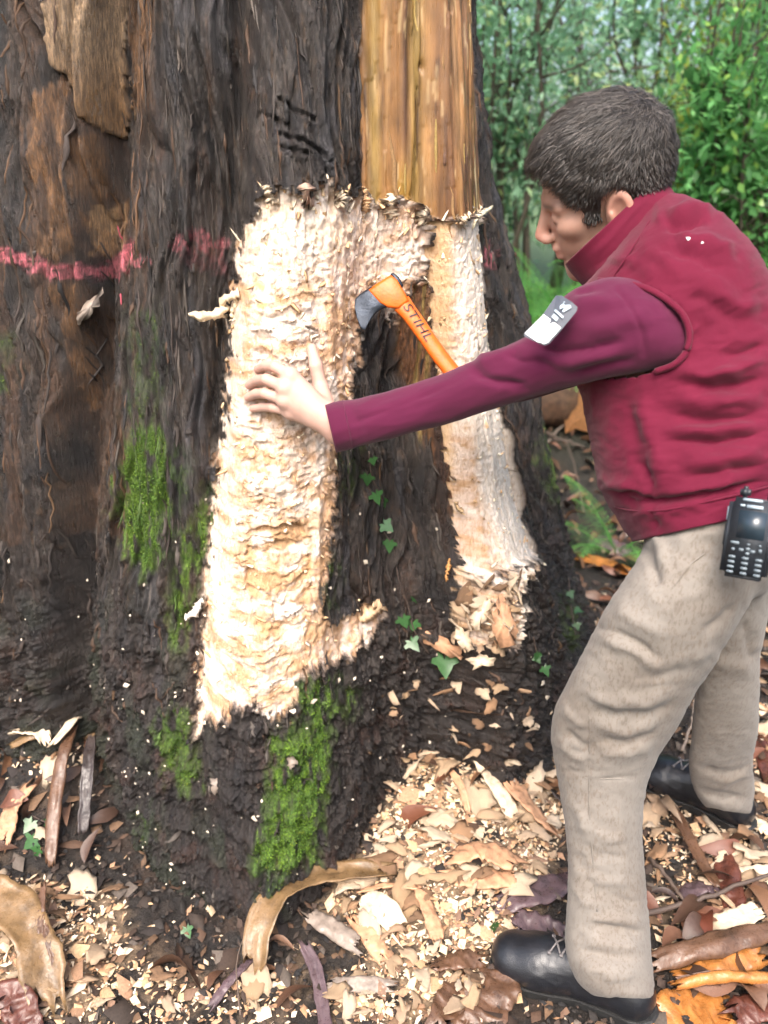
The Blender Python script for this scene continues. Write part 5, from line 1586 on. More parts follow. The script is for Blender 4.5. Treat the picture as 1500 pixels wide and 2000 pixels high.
# pale crumbs sticking in the bark near the foot of the trunk
crumbs('bark_flakes', 1900, soil_dens, .015, [(.045, .028, .02), (.08, .045, .028), (.025, .019, .017), (.12, .07, .04), (.10, .08, .065)], 'dark torn flakes of bark scattered over the soil', 'bark flakes', flat=.3)
def trunk_dust():
    iz = np.where(TZ < .85)[0]
    n = 2600
    a = RNG.integers(0, len(iz), n); ph = RNG.integers(60, 640, n)
    w = TWOOD[a, ph]; z = TZ[a]
    keep = (w < -2) & (RNG.uniform(0, 1, n) < np.exp(-z / .30) * (.25 + .75 * np.exp(np.minimum(w, 0) / 60)))
    P = TP[a[keep], ph[keep]]; nrm = np.stack([np.cos(TPH[ph[keep]]), np.sin(TPH[ph[keep]]), np.full(keep.sum(), .15)], 1)
    m = len(P); P = P + nrm * .002; s = RNG.lognormal(math.log(.0036), .5, m)[:, None]
    t = RNG.normal(size=(m, 3)); a1 = np.cross(nrm, t); a1 /= np.linalg.norm(a1, axis=1)[:, None]; b1 = np.cross(nrm, a1)
    V = np.stack([P + a1 * s, P + b1 * s * .6, P - a1 * s * .8, P - b1 * s * .6, P + nrm * s * .5], 1).reshape(-1, 3)
    i = (np.arange(m) * 5)[:, None]
    F = np.concatenate([i + np.array(q) for q in ([0, 1, 4], [1, 2, 4], [2, 3, 4], [3, 0, 4])])
    me = mesh('wood_dust', V, F, M['crumbs'], smooth=False)
    attr(me, 'Col', np.repeat(np.array((.70, .60, .48)) * RNG.uniform(.6, 1.1, (m, 1)), 5, 0), 'COLOR')
    o = child('wood_dust', me, TREE); o['kind'] = 'stuff'
trunk_dust()

# ------------------------------------------------------------------ splinters and shreds of the chewed wood
def splinters():
    nz, nph = TWOOD.shape
    band = np.argwhere((np.abs(TWOOD[:620, :600] - 1) < 5))
    band = band[RNG.uniform(0, 1, len(band)) < np.where(TPY[band[:, 0], band[:, 1]] < 480, 1.0, .28)]
    band = band[RNG.choice(len(band), 110)]
    inner = np.argwhere(TWOOD[:620, :600] > 8); inner = inner[RNG.choice(len(inner), 600)]
    gz, gp = np.gradient(TWOOD[:620, :600])
    Vs, Fs, Cs = [], [], []
    for arr, edge in ((band, True), (inner, False)):
        r, c = arr[:, 0], arr[:, 1]
        m = len(r); P = TP[r, c]; ph = TPH[c]
        nrm = np.stack([np.cos(ph), np.sin(ph), np.zeros(m)], 1); tan = np.stack([-np.sin(ph), np.cos(ph), np.zeros(m)], 1); up = np.array((0, 0, 1.))
        g = np.stack([-gp[r, c], -gz[r, c]], 1); g /= np.linalg.norm(g, axis=1)[:, None] + 1e-9
        top = sstep(560, 440, TPY[r, c])
        if edge:
            d = tan * (g[:, :1] * .55) + up * (g[:, 1:] * .9 + .25 * top[:, None]) + nrm * RNG.uniform(.0, .45, (m, 1)) + RNG.normal(0, .4, (m, 3))
            L = RNG.lognormal(math.log(.0062), .55, m) * (1 + 1.5 * top)
        else:
            d = up * (RNG.choice([-1, 1], (m, 1)) * (.4 + .6 * top[:, None])) + tan * RNG.normal(0, .8, (m, 1)) * (1 - .5 * top[:, None]) + nrm * RNG.uniform(-.08, .12, (m, 1))
            L = RNG.lognormal(math.log(.009), .45, m) * (1 + .6 * top)
        d /= np.linalg.norm(d, axis=1)[:, None]; L = np.clip(L, .003, .028)[:, None]
        sd = np.cross(d, nrm); sd /= np.linalg.norm(sd, axis=1)[:, None] + 1e-9
        w = (RNG.uniform(.0016, .0045, (m, 1))); q = P - nrm * .001
        bend = nrm * RNG.normal(.1, .25, (m, 1)) * L
        mid = q + d * L * .55 + bend * .4
        V = np.stack([q - sd * w, q + sd * w, q + nrm * w * 1.2, mid - sd * w * .8, mid + sd * w * .7, mid + nrm * w, q + d * L + bend], 1).reshape(-1, 3)
        i = (np.arange(m) * 7)[:, None]
        Fs.append((np.concatenate([i + np.array(t) for t in ([0, 3, 5, 2], [2, 5, 4, 1], [1, 4, 3, 0])]), np.concatenate([i + np.array(t) for t in ([3, 6, 5], [5, 6, 4], [4, 6, 3])])))
        Vs.append(V); pal = np.array([(.80, .68, .50), (.70, .50, .31), (.84, .74, .58), (.60, .39, .21)])
        Cs.append(np.repeat(pal[RNG.integers(4, size=m)] * RNG.uniform(.8, 1.1, (m, 1)), 7, 0))
    o1 = len(Vs[0])
    V = np.concatenate(Vs)
    me = mesh('wood_splinters', V, [np.concatenate([Fs[0][0], Fs[1][0] + o1]), np.concatenate([Fs[0][1], Fs[1][1] + o1])], M['splinter'], smooth=False)
    attr(me, 'Col', np.clip(np.concatenate(Cs), 0, .9), 'COLOR')
    o = child('wood_splinters', me, TREE); o['kind'] = 'stuff'
splinters()

def bark_shreds():
    """thin loose plates and fibres of bark, each with its own edge"""
    sel = np.argwhere((TWOOD[:625, 20:640] < -6)) + (0, 20)
    sap = (TS[sel[:, 0], sel[:, 1]] > 12) & (TS[sel[:, 0], sel[:, 1]] < 19.5) & (TPY[sel[:, 0], sel[:, 1]] < 430)
    z = TZ[sel[:, 0]]
    plt = (TPX[sel[:, 0], sel[:, 1]] > 60) & (TPX[sel[:, 0], sel[:, 1]] < 270) & (TPY[sel[:, 0], sel[:, 1]] < 560)
    wgt = np.where(sap, .12, 1.0) * np.where(plt, .25, 1.0) * np.where(z > .35, 1.0, .55)
    m = 1500; pk = sel[RNG.choice(len(sel), m, p=wgt / wgt.sum())]
    r, c = pk[:, 0], pk[:, 1]; ph = TPH[c]; P = TP[r, c]; zz = TZ[r]
    onsap = (TS[r, c] > 12) & (TS[r, c] < 19.5) & (TPY[r, c] < 430)
    nrm = np.stack([np.cos(ph), np.sin(ph), np.zeros(m)], 1); tan = np.stack([-np.sin(ph), np.cos(ph), np.zeros(m)], 1)
    low = sstep(.75, .25, zz)
    lean = RNG.normal(0, 1, (m, 1)) * (.10 + .5 * low[:, None])
    d = np.array((0, 0, 1.)) + tan * lean + nrm * RNG.normal(0, .03, (m, 1)); d /= np.linalg.norm(d, axis=1)[:, None]
    L = np.clip(RNG.lognormal(math.log(.055), .55, m) * (1 - .65 * low), .008, .16)[:, None]
    w = np.clip(RNG.lognormal(math.log(.0024), .45, m), .001, .007)[:, None] * (1 + .6 * low[:, None])
    lift = RNG.uniform(-.0008, .0022, (m, 1)); th = RNG.uniform(.0006, .0016, (m, 1))
    k = 9; rows = []
    curl = RNG.uniform(0, 1, (m, 1)) * .003 * (RNG.uniform(0, 1, (m, 1)) < .12)
    for q in range(k):
        t = q / (k - 1) - .5
        iz = np.clip(((zz + L[:, 0] * t) + .12) / .003, 0, 624).astype(int)
        cc = np.clip(c + (lean[:, 0] * L[:, 0] * t / .003).astype(int), 0, 660)
        b = TP[iz, cc] + nrm * (lift + curl * (2 * t) ** 2 * 4)
        ww = w * (1 - abs(2 * t) ** 1.6 * .96) * RNG.uniform(.6, 1.3, (m, 1))
        rows.append(np.stack([b - tan * ww - nrm * .003, b - tan * ww * .7 + nrm * th, b + tan * ww * .7 + nrm * th * RNG.uniform(.3, 1.2, (m, 1)), b + tan * ww - nrm * .003], 1))
    V = np.stack(rows, 1).reshape(-1, 3)
    i = (np.arange(m) * k * 4)[:, None]
    F = np.concatenate([i + np.array((q * 4 + e, q * 4 + e + 1, q * 4 + e + 5, q * 4 + e + 4)) for q in range(k - 1) for e in range(3)])
    me = mesh('bark_shreds', V, F, M['splinter'])
    pal = np.array([(.035, .027, .024), (.06, .047, .040), (.10, .083, .07), (.075, .042, .026), (.020, .017, .017), (.05, .036, .03), (.13, .075, .04)])
    col = pal[RNG.choice(7, m, p=[.24, .2, .12, .12, .16, .13, .03])] * RNG.uniform(.7, 1.2, (m, 1))
    lft = (TS[r, c] < 5) & (zz > .75) & (RNG.uniform(0, 1, m) < .4); col[lft] = np.array((.11, .058, .03)) * RNG.uniform(.5, 1.3, (lft.sum(), 1))
    sp = np.array([(.30, .17, .07), (.15, .08, .05), (.44, .30, .14), (.36, .25, .08)]); col[onsap] = sp[RNG.integers(4, size=onsap.sum())]
    ms = TMOSS[r, c] > .45; col[ms] = np.array((.07, .12, .025)) * RNG.uniform(.6, 1.3, (ms.sum(), 1))
    pk_ = (np.abs(TPY[r, c] - np.interp(TPX[r, c], [0, 110, 250], [497, 530, 520])) < 13) & (TPX[r, c] < 255) & (TS[r, c] < 6); col[pk_] = np.array((.62, .12, .16)) * RNG.uniform(.5, 1.1, (pk_.sum(), 1))
    attr(me, 'Col', np.repeat(col * .75, k * 4, 0), 'COLOR')
    o = child('bark_shreds', me, TREE); o['kind'] = 'stuff'
bark_shreds()

def moss_tufts():
    sel = np.argwhere(TMOSS[:620, :640] > .25)
    wgt = TMOSS[sel[:, 0], sel[:, 1]] ** 2
    m = 34000; pk = sel[RNG.choice(len(sel), m, p=wgt / wgt.sum())]
    r, c = pk[:, 0], pk[:, 1]
    P = TP[r, c] + RNG.normal(0, .0012, (m, 3)); ph = TPH[c]
    nrm = np.stack([np.cos(ph), np.sin(ph), np.full(m, .35)], 1)
    d = nrm + RNG.normal(0, .5, (m, 3)); d /= np.linalg.norm(d, axis=1)[:, None]
    L = RNG.uniform(.0012, .0036, (m, 1)) * (.5 + .6 * TMOSS[r, c][:, None])
    s = np.cross(d, RNG.normal(size=(m, 3))); s /= np.linalg.norm(s, axis=1)[:, None]
    w = RNG.uniform(.0005, .0011, (m, 1))
    V = np.stack([P - s * w, P + s * w, P + d * L * .6 + s * w * 1.2, P + d * L, P + d * L * .6 - s * w * 1.2], 1).reshape(-1, 3)
    i = (np.arange(m) * 5)[:, None]
    me = mesh('moss', V, [i + np.array([0, 1, 2, 4]), i + np.array([4, 2, 3])], M['moss'], smooth=False)
    pal = np.array([(.17, .29, .03), (.12, .23, .03), (.07, .15, .03), (.23, .31, .035)])
    pn_ = fbm(P[:, 0] * 30, P[:, 2] * 30, 2.2, 2)
    k = np.clip((1.5 + pn_ * 2 + RNG.normal(0, .6, m)), 0, 3).astype(int)
    dark = (TPX[r, c] < 360)[:, None] * .25
    attr(me, 'Col', np.repeat(pal[k] * RNG.uniform(.6, 1.15, (m, 1)) * (1 - dark), 5, 0), 'COLOR')
    o = child('moss', me, TREE); o['kind'] = 'stuff'
moss_tufts()

def shred(name, pts, width, th, seed, lab, mat='splinter', col=(.78, .64, .45)):
    """a torn strip of wood hanging off the trunk: pixels with a lift from its surface"""
    K = []
    for px, py, l in pts:
        h, n = on_trunk(px, py)
        K.append(h + n * l)
    K = curve_pts(K, 26); r = np.random.default_rng(seed)
    T = np.gradient(K, axis=0); T /= np.linalg.norm(T, axis=1)[:, None]
    S = np.cross(T, VIEW); S /= np.linalg.norm(S, axis=1)[:, None]
    t = np.linspace(0, 1, 26)
    wl = width * (.35 + .65 * np.sin(np.pi * np.clip(t * .9 + .1, 0, 1)) ** .5) * (1 + r.normal(0, .28, 26)); wr_ = width * (.35 + .65 * np.sin(np.pi * np.clip(t * .9 + .1, 0, 1)) ** .5) * (1 + r.normal(0, .28, 26))
    nz = r.normal(0, .0016, (26, 3))
    N = np.cross(S, T)
    A, B = K + S * wl[:, None] + nz, K - S * wr_[:, None]; Cc = K - VIEW * th + nz; D = K + VIEW * th
    V = np.stack([A, Cc, B, D], 1).reshape(-1, 3)
    i = (np.arange(25) * 4)[:, None]
    F = np.concatenate([i + np.array((a, b, b + 4, a + 4)) for a, b in ((0, 1), (1, 2), (2, 3), (3, 0))])
    F = np.concatenate([F, [[0, 3, 2, 1], [100, 101, 102, 103]]])
    me = mesh(name, V, F, M[mat], smooth=False); attr(me, 'Col', np.tile(col, (len(V), 1)) * r.uniform(.8, 1.1, (len(V), 1)), 'COLOR')
    o = child(name, me, TREE); o['label'] = lab; return o
shred('hanging_splinter', [(470, 572, .004), (446, 592, .016), (420, 604, .022), (398, 616, .026), (374, 620, .030)], .010, .006, 3, 'torn shred of wood sticking out to the left')
shred('hanging_splinter', [(466, 585, .004), (448, 606, .012), (430, 618, .016), (420, 622, .018)], .006, .004, 4, 'small torn shred of wood beside the large one')
shred('hanging_splinter', [(922, 448, .0), (936, 428, .012), (948, 412, .02), (957, 402, .026)], .005, .004, 5, 'pale splinter pointing up at the top of the narrow strip', col=(.82, .72, .5))
shred('hanging_splinter', [(700, 1210, .004), (718, 1194, .016), (734, 1180, .022), (744, 1172, .026)], .014, .006, 6, 'fibrous torn wood at the side notch', col=(.66, .46, .28))
shred('hanging_splinter', [(395, 1175, .004), (384, 1182, .012), (372, 1188, .016), (364, 1192, .016)], .008, .006, 7, 'white torn clump at the left edge of the broad strip', col=(.84, .80, .72))
shred('hanging_splinter', [(880, 1092, .006), (874, 1120, .014), (876, 1132, .016)], .004, .003, 8, 'thin orange splinter above the chip heap', col=(.55, .28, .10))
shred('hanging_splinter', [(890, 978, .004), (900, 992, .01), (912, 1006, .012)], .004, .003, 9, 'thin splinter on the edge of the narrow strip', col=(.6, .42, .24))
for k, (a, b, c0) in enumerate([((540, 392), (532, 372), 0), ((575, 390), (572, 368), 0), ((610, 392), (604, 362), 1), ((640, 400), (642, 352), 1), ((662, 405), (668, 362), 0), ((690, 410), (697, 372), 0), ((715, 415), (716, 372), 2), ((735, 420), (738, 382), 2), ((760, 425), (768, 378), 0), ((800, 430), (806, 396), 0), ((826, 440), (833, 404), 0), ((860, 440), (854, 420), 0), ((905, 440), (912, 418), 0)]):
    m = ((a[0] + b[0]) / 2 + 2, (a[1] + b[1]) / 2)
    if k % 2: continue
    shred('upright_splinter', [(*a, .004), (*m, .012), (*b, .014)], .008 + .003 * (k % 3), .003, 20 + k, 'torn upright splinter at the top of the bare wood', col=[(.72, .58, .42), (.45, .30, .22), (.62, .38, .20)][c0])

# ------------------------------------------------------------------ bark ribbons and flat pieces
def m_strip(name, col, rough=.35):
    t = NT(name)
    f = t.noise(30, 5, .65); g = t.noise(160, 4, .6)
    t.base(t.ramp(f, [(.28, tuple(c * .45 for c in col)), (.5, col), (.75, tuple(min(1, c * 1.35) for c in col))]))
    t.rough(t.ramp(g, [(.35, rough * .6), (.65, min(1, rough * 1.6))])); t.set(Specular_IOR_Level=.5)
    t.normal(t.bump(g, .0012, .8, t.bump(f, .002, .8)))
    return t.m
SC = dict(tan=m_strip('wet_tan_bark', (.17, .105, .05)), grey=m_strip('grey_bark', (.20, .16, .13), .5), violet=m_strip('violet_bark', (.085, .055, .06)), brown=m_strip('brown_bark', (.10, .052, .03)), red=m_strip('red_bark', (.085, .028, .018)),
          orange=m_strip('orange_bark', (.34, .135, .035), .25), inner=m_strip('inner_bark', (.40, .22, .125), .6), pale=m_strip('pale_slab', (.54, .43, .31), .7), dark=m_strip('dark_bark', (.035, .026, .024)))

def ribbon(name, pts, width, colr, label, cat, curl=.35, th=.003, seed=0, taper=.25, group=None):
    """a strip of bark: ground pixels with lift, a hollow cross section and ragged edges"""
    r = np.random.default_rng(seed + 1000)
    curl = curl * (.55 if curl < .9 else 1.0) * (1 if seed % 3 else -1)
    K = curve_pts([gpt(px, py, l) for px, py, l in pts], 30)
    T = np.gradient(K, axis=0); T /= np.linalg.norm(T, axis=1)[:, None]
    S = np.cross(T, (0, 0, 1.)); S /= np.linalg.norm(S, axis=1)[:, None] + 1e-9
    U = np.cross(S, T)
    tw = np.linspace(r.uniform(-.5, .5), r.uniform(-.5, .5), 30)
    S2 = S * np.cos(tw)[:, None] + U * np.sin(tw)[:, None]; U2 = np.cross(S2, T)
    t = np.linspace(0, 1, 30); wp = width / 2 * (1 - taper * (2 * t - 1) ** 4) * (1 + .16 * fbm(t * 6, 0 * t, seed * 1.7, 3))
    w = np.linspace(-1, 1, 9)
    a = w[None] * curl * 2.2
    cx = np.sin(a) / (curl * 2.2); cz = (np.cos(a) - 1) / (curl * 2.2) + .3 * curl
    c0 = K[:, None] + S2[:, None] * (cx * wp[:, None])[..., None] + U2[:, None] * (cz * wp[:, None] + r.normal(0, .0007, (30, 9)))[..., None]
    c0[0] += T[0] * r.normal(0, .3, 9)[:, None] * width; c0[-1] += T[-1] * r.normal(0, .3, 9)[:, None] * width
    c0 = c0 + U2[:, None] * (fbm(np.repeat(t[:, None], 9, 1) * 7, np.repeat(w[None], 30, 0) * 1.2, seed * 3.1, 3) * .10 * width)[..., None]
    top = c0; bot = c0 - U2[:, None] * th
    V = np.concatenate([top.reshape(-1, 3), bot.reshape(-1, 3)])
    i = np.arange(270).reshape(30, 9)
    F = np.stack([i[:-1, :-1], i[:-1, 1:], i[1:, 1:], i[1:, :-1]], -1).reshape(-1, 4)
    F = np.concatenate([F, F[:, ::-1] + 270])
    rim = np.concatenate([i[0], i[1:, -1], i[-1, ::-1][1:], i[::-1, 0][1:]])
    F = np.concatenate([F, np.stack([rim[1:], rim[:-1], rim[:-1] + 270, rim[1:] + 270], 1)])
    base = K[0].copy(); me = mesh(name, V - base, F, SC[colr])
    o = obj(name, me); o.location = Vector(base.tolist()); tag(o, label, cat, group); return o

RB = [('bark_strip', [(500, 1912, .03), (512, 1858, .07), (560, 1796, .085), (640, 1750, .06), (748, 1722, .03)], .060, 'tan', 'long arched tan bark strip curving along the trunk foot', .55),
      ('bark_strip', [(606, 1812, .04), (650, 1836, .035), (700, 1862, .02)], .040, 'grey', 'short pale bark piece under the arched tan strip', .5),
      ('bark_strip', [(690, 1800, .015), (720, 1840, .02), (750, 1880, .012)], .036, 'inner', 'pinkish bark piece beside the arched tan strip', .3),
      ('bark_strip', [(594, 1868, .03), (618, 1910, .02), (634, 2000, .015), (640, 2060, .015)], .026, 'violet', 'narrow violet bark strip hanging to the lower edge', .4),
      ('bark_strip', [(640, 1938, .015), (700, 1936, .018), (766, 1936, .012)], .028, 'grey', 'straight grey bark strip near the lower edge', .3),
      ('bark_strip', [(412, 1976, .01), (450, 1930, .02), (494, 1886, .02)], .018, 'violet', 'grey twisted bark sliver left of the arched strip', .5),
      ('bark_strip', [(-30, 1770, .05), (40, 1820, .06), (82, 1890, .05), (96, 1975, .02)], .080, 'tan', 'broad glossy brown bark strip at the lower left corner', .4),
      ('bark_strip', [(96, 1782, .07), (88, 1850, .06), (78, 1920, .03)], .016, 'brown', 'thin reddish bark sliver crossing the broad strip', .2),
      ('bark_strip', [(92, 1838, .06), (108, 1890, .05), (126, 1936, .02)], .014, 'brown', 'short thin bark sliver at the lower left', .2),
      ('bark_strip', [(-10, 1990, .02), (30, 1970, .03), (60, 2030, .02)], .06, 'red', 'dark red bark piece in the lower left corner', .3),
      ('bark_strip', [(1272, 1900, .03), (1370, 1880, .045), (1440, 1862, .045), (1540, 1838, .04)], .048, 'brown', 'long dark brown bark strip behind the near boot', .6),
      ('bark_strip', [(1306, 1956, .04), (1390, 1946, .05), (1490, 1942, .045), (1540, 1944, .04)], .040, 'orange', 'rolled bright orange bark quill at the lower right', .95),
      ('bark_strip', [(1290, 2000, .01), (1350, 1985, .015), (1430, 1990, .015)], .085, 'orange', 'flat wet orange bark sheet at the lower right corner', .15),
      ('bark_strip', [(1330, 1920, .02), (1400, 1905, .025), (1480, 1880, .025)], .050, 'orange', 'orange bark sheet behind the rolled quill', .3),
      ('bark_strip', [(1425, 2000, .025), (1470, 1985, .025), (1540, 1990, .02)], .055, 'red', 'dark red wet bark beside the orange sheet', .3),
      ('bark_strip', [(1312, 1592, .02), (1346, 1668, .03), (1372, 1712, .025), (1398, 1745, .02)], .028, 'brown', 'brown bark strip running from under the far boot', .5),
      ('bark_strip', [(1408, 1680, .02), (1422, 1740, .025), (1434, 1802, .02)], .050, 'red', 'dark red bark plate between the boots', .25),
      ('bark_strip', [(1320, 1760, .015), (1370, 1742, .02), (1420, 1752, .012)], .050, 'violet', 'brown rounded bark plate between the boots', .3),
      ('bark_strip', [(1372, 1820, .02), (1420, 1822, .03), (1480, 1798, .03)], .042, 'pale', 'large pale oval wood slab right of the near leg', .4),
      ('bark_strip', [(1440, 1720, .02), (1480, 1716, .02), (1530, 1714, .02)], .034, 'pale', 'pale wood slab at the right edge', .3),
      ('bark_strip', [(1465, 1590, .01), (1490, 1620, .012), (1520, 1640, .01)], .030, 'pale', 'small white wood slab right of the far boot', .3),
      ('bark_strip', [(1476, 1440, .01), (1500, 1500, .02), (1520, 1560, .02)], .060, 'red', 'reddish bark plate behind the far leg', .3),
      ('bark_strip', [(880, 2030, .006), (930, 1960, .012), (975, 1905, .014)], .120, 'brown', 'broad flat brown bark sheet under the near boot', .08),
      ('bark_strip', [(980, 1770, .012), (1050, 1752, .02), (1118, 1724, .02)], .065, 'violet', 'grey violet bark sheet behind the near boot', .12),
      ('bark_strip', [(1010, 1800, .01), (1060, 1822, .012), (1110, 1842, .01)], .050, 'violet', 'dark bark sheet partly under the near boot toe', .15),
      ('bark_strip', [(884, 1694, .03), (940, 1684, .04), (1006, 1706, .03)], .062, 'inner', 'large orange tan slab of inner bark on the chip pile', .3),
      ('bark_strip', [(884, 1724, .015), (950, 1728, .02), (1010, 1726, .015)], .045, 'inner', 'thick tan slab under the orange tan one', .25),
      ('bark_strip', [(880, 1520, .02), (900, 1560, .03), (914, 1600, .02)], .016, 'inner', 'narrow tan sliver standing in the chip pile', .2),
      ('bark_strip', [(820, 1750, .02), (840, 1800, .02), (856, 1850, .015)], .030, 'inner', 'long tan sliver on the lower chip pile', .25),
      ('bark_strip', [(706, 1752, .02), (760, 1746, .025), (820, 1748, .02)], .018, 'inner', 'thin pinkish sliver lying across the arched strip end', .2),
      ('bark_strip', [(700, 1800, .02), (740, 1790, .03), (780, 1830, .02)], .050, 'pale', 'pale torn wood slab left of the chip pile', .3),
      ('bark_strip', [(990, 1540, .03), (1030, 1590, .035), (1075, 1630, .02)], .050, 'inner', 'broad tan wood slab at the upper right of the pile', .3),
      ('bark_strip', [(930, 1500, .03), (970, 1560, .035), (1005, 1610, .02)], .036, 'pale', 'pale shaggy wood slab in the upper pile', .3),
      ('bark_strip', [(1040, 1530, .02), (1080, 1560, .02), (1110, 1590, .02)], .020, 'dark', 'dark bark sliver beside the knee', .3),
      ('bark_strip', [(840, 1896, .015), (890, 1890, .02), (940, 1880, .01)], .04, 'brown', 'brown bark flake left of the boot toe', .3),
      ('bark_strip', [(150, 1462, .06), (132, 1540, .08), (112, 1620, .05), (100, 1700, .02)], .030, 'brown', 'upright reddish bark strip in the left litter heap', .4),
      ('bark_strip', [(186, 1478, .06), (180, 1560, .07), (166, 1650, .03)], .026, 'dark', 'dark upright bark strip in the left litter heap', .4),
      ('bark_strip', [(60, 1560, .03), (30, 1600, .04), (10, 1660, .02)], .040, 'inner', 'tan bark piece in the left litter heap', .4),
      ('bark_strip', [(30, 1490, .05), (80, 1476, .06), (150, 1440, .05), (200, 1490, .03)], .03, 'tan', 'curled brown bark strip topping the left litter heap', .5),
      ('bark_strip', [(40, 1480, .07), (90, 1486, .075), (100, 1500, .07)], .034, 'pale', 'pale torn wood piece on the left litter heap', .4),
      ('bark_strip', [(120, 1500, .075), (150, 1470, .085), (180, 1440, .08)], .036, 'pale', 'forked pale wood piece on the left litter heap', .4),
      ('bark_strip', [(60, 1310, .05), (90, 1290, .06), (110, 1260, .06)], .018, 'grey', 'grey curved leaf shaped strip against the left lobe', .5),
      ('bark_strip', [(1120, 1090, .01), (1180, 1110, .02), (1230, 1130, .02)], .06, 'orange', 'orange dead bark leaf behind the trunk edge', .3),
      ('bark_strip', [(1150, 1060, .02), (1180, 1075, .04), (1220, 1090, .03)], .07, 'violet', 'violet grey bark leaf behind the fern', .3)]
for k, (nm, pts, w, colr, lab, curl) in enumerate(RB): ribbon(nm, pts, w, colr, lab, 'bark strip', curl, seed=k, group='loose bark and wood strips')

def trunk_piece(name, poly, colr, lift, label):
    """a loose slab lodged against the trunk"""
    c = np.mean(poly, 0); P = []
    h0, n0 = on_trunk(*c)
    d0 = proj(h0)[2] - lift
    r = np.random.default_rng(int(c[0])); pl = []
    for (ax, ay), (bx, by) in zip(poly, poly[1:] + poly[:1]):
        for u in (0, .25, .5, .75): pl.append((ax + (bx - ax) * u + r.normal(0, 2.6), ay + (by - ay) * u + r.normal(0, 2.6)))
    poly = pl; n = len(poly)
    f = [pix(x, y, d0 + r.normal(0, .004)) for x, y in poly]; b = [pix(x, y, d0 + .009 + r.normal(0, .003)) for x, y in poly]
    V = np.array(f + b + [pix(*c, d0 - .006), pix(*c, d0 + .012)])
    F = []
    for i in range(n):
        j = (i + 1) % n
        F += [(i, j, 2 * n), (n + j, n + i, 2 * n + 1), (i, n + i, n + j, j)]
    o = obj(name, mesh(name, V - V[-1], F, SC[colr])); o.location = Vector(V[-1].tolist()); o['kind'] = 'thing'
    tag(o, label, 'wood slab', 'slabs lodged on the trunk'); return o
trunk_piece('wood_chunk', [(975, 1165), (985, 1160), (998, 1200), (1012, 1235), (1004, 1258), (978, 1262), (964, 1240), (962, 1200)], 'inner', .022, 'tan bark slab hanging at the right of the ledge heap')
trunk_piece('wood_chunk', [(920, 1205), (950, 1170), (962, 1176), (946, 1212), (926, 1232)], 'pale', .03, 'pale splinter slab leaning in the ledge heap')
trunk_piece('wood_chunk', [(812, 1222), (850, 1238), (900, 1268), (908, 1286), (880, 1282), (830, 1254)], 'inner', .02, 'long pinkish slab slanting below the ledge heap')
trunk_piece('wood_chunk', [(914, 1288), (945, 1278), (968, 1284), (962, 1300), (925, 1306)], 'pale', .02, 'pale wedge of wood under the slanting slab')
trunk_piece('wood_chunk', [(895, 1220), (915, 1235), (925, 1270), (905, 1268), (885, 1245)], 'pale', .02, 'pale ragged slab left in the ledge heap')
trunk_piece('wood_chunk', [(560, 1482), (574, 1478), (580, 1492), (570, 1506), (558, 1500)], 'grey', .004, 'small grey chip stuck above the moss patch')
trunk_piece('wood_chunk', [(410, 1522), (430, 1520), (432, 1540), (420, 1552), (410, 1540)], 'grey', .004, 'small grey chip stuck on the bare bark foot')
trunk_piece('wood_chunk', [(150, 610), (186, 580), (204, 562), (196, 588), (172, 620), (150, 634)], 'grey', .016, 'grey green leaf caught in the bark below the paint')

# ------------------------------------------------------------------ fallen leaves and twigs
def leaf_mesh(seed, L=1.0, wd=.22, droop=.15, curl=.2, n=9, name='fallen_leaf', mat=None):
    r = np.random.default_rng(seed); t = np.linspace(0, 1, n)
    w = wd * np.sin(np.pi * t ** .8) ** .9 * (1 + r.normal(0, .04, n))
    sx = r.normal(0, .10) * np.sin(np.pi * t)
    z = droop * np.sin(np.pi * t * r.uniform(.7, 1.4))
    V = np.stack([np.stack([t - .5, sx + w, z + curl * w], 1), np.stack([t - .5, sx, z], 1), np.stack([t - .5, sx - w, z + curl * w * r.uniform(.3, 1.2)], 1)], 1).reshape(-1, 3) * L
    i = np.arange(n * 3).reshape(n, 3)
    F = np.stack([i[:-1, :-1], i[1:, :-1], i[1:, 1:], i[:-1, 1:]], -1).reshape(-1, 4)
    return mesh(name, V, F, mat)
LEAVES = [leaf_mesh(200 + i, wd=w, droop=d, curl=c, mat=M['leaf_litter']) for i, (w, d, c) in enumerate([(.14, .2, .5), (.18, .12, .3), (.12, .3, .8), (.22, .15, .6), (.16, .05, 1.0), (.26, .2, .4)])]
def leaf_dens(px, py):
    s = np.full(np.shape(px), .05)
    for poly, w in (([(1250, 1560), (1510, 1560), (1510, 2010), (1280, 2010)], 1.0), ([(-30, 1400), (200, 1420), (220, 1700), (-30, 1740)], 1.0), ([(1050, 820), (1250, 820), (1300, 1250), (1120, 1240)], 1.0), ([(1440, 1150), (1520, 1150), (1520, 1560), (1450, 1560)], 1.0), ([(900, 1330), (1100, 1330), (1100, 1500), (900, 1440)], .2), ([(230, 1820), (420, 1880), (640, 1850), (640, 2010), (230, 2010)], .6), ([(760, 1420), (1080, 1480), (1100, 1700), (940, 1900), (700, 1990), (720, 1700)], .22)):
        s = np.maximum(s, w * sstep(-20, 20, poly_sd_all(np.float32(px), np.float32(py), np.array(poly, np.float32))))
    return s
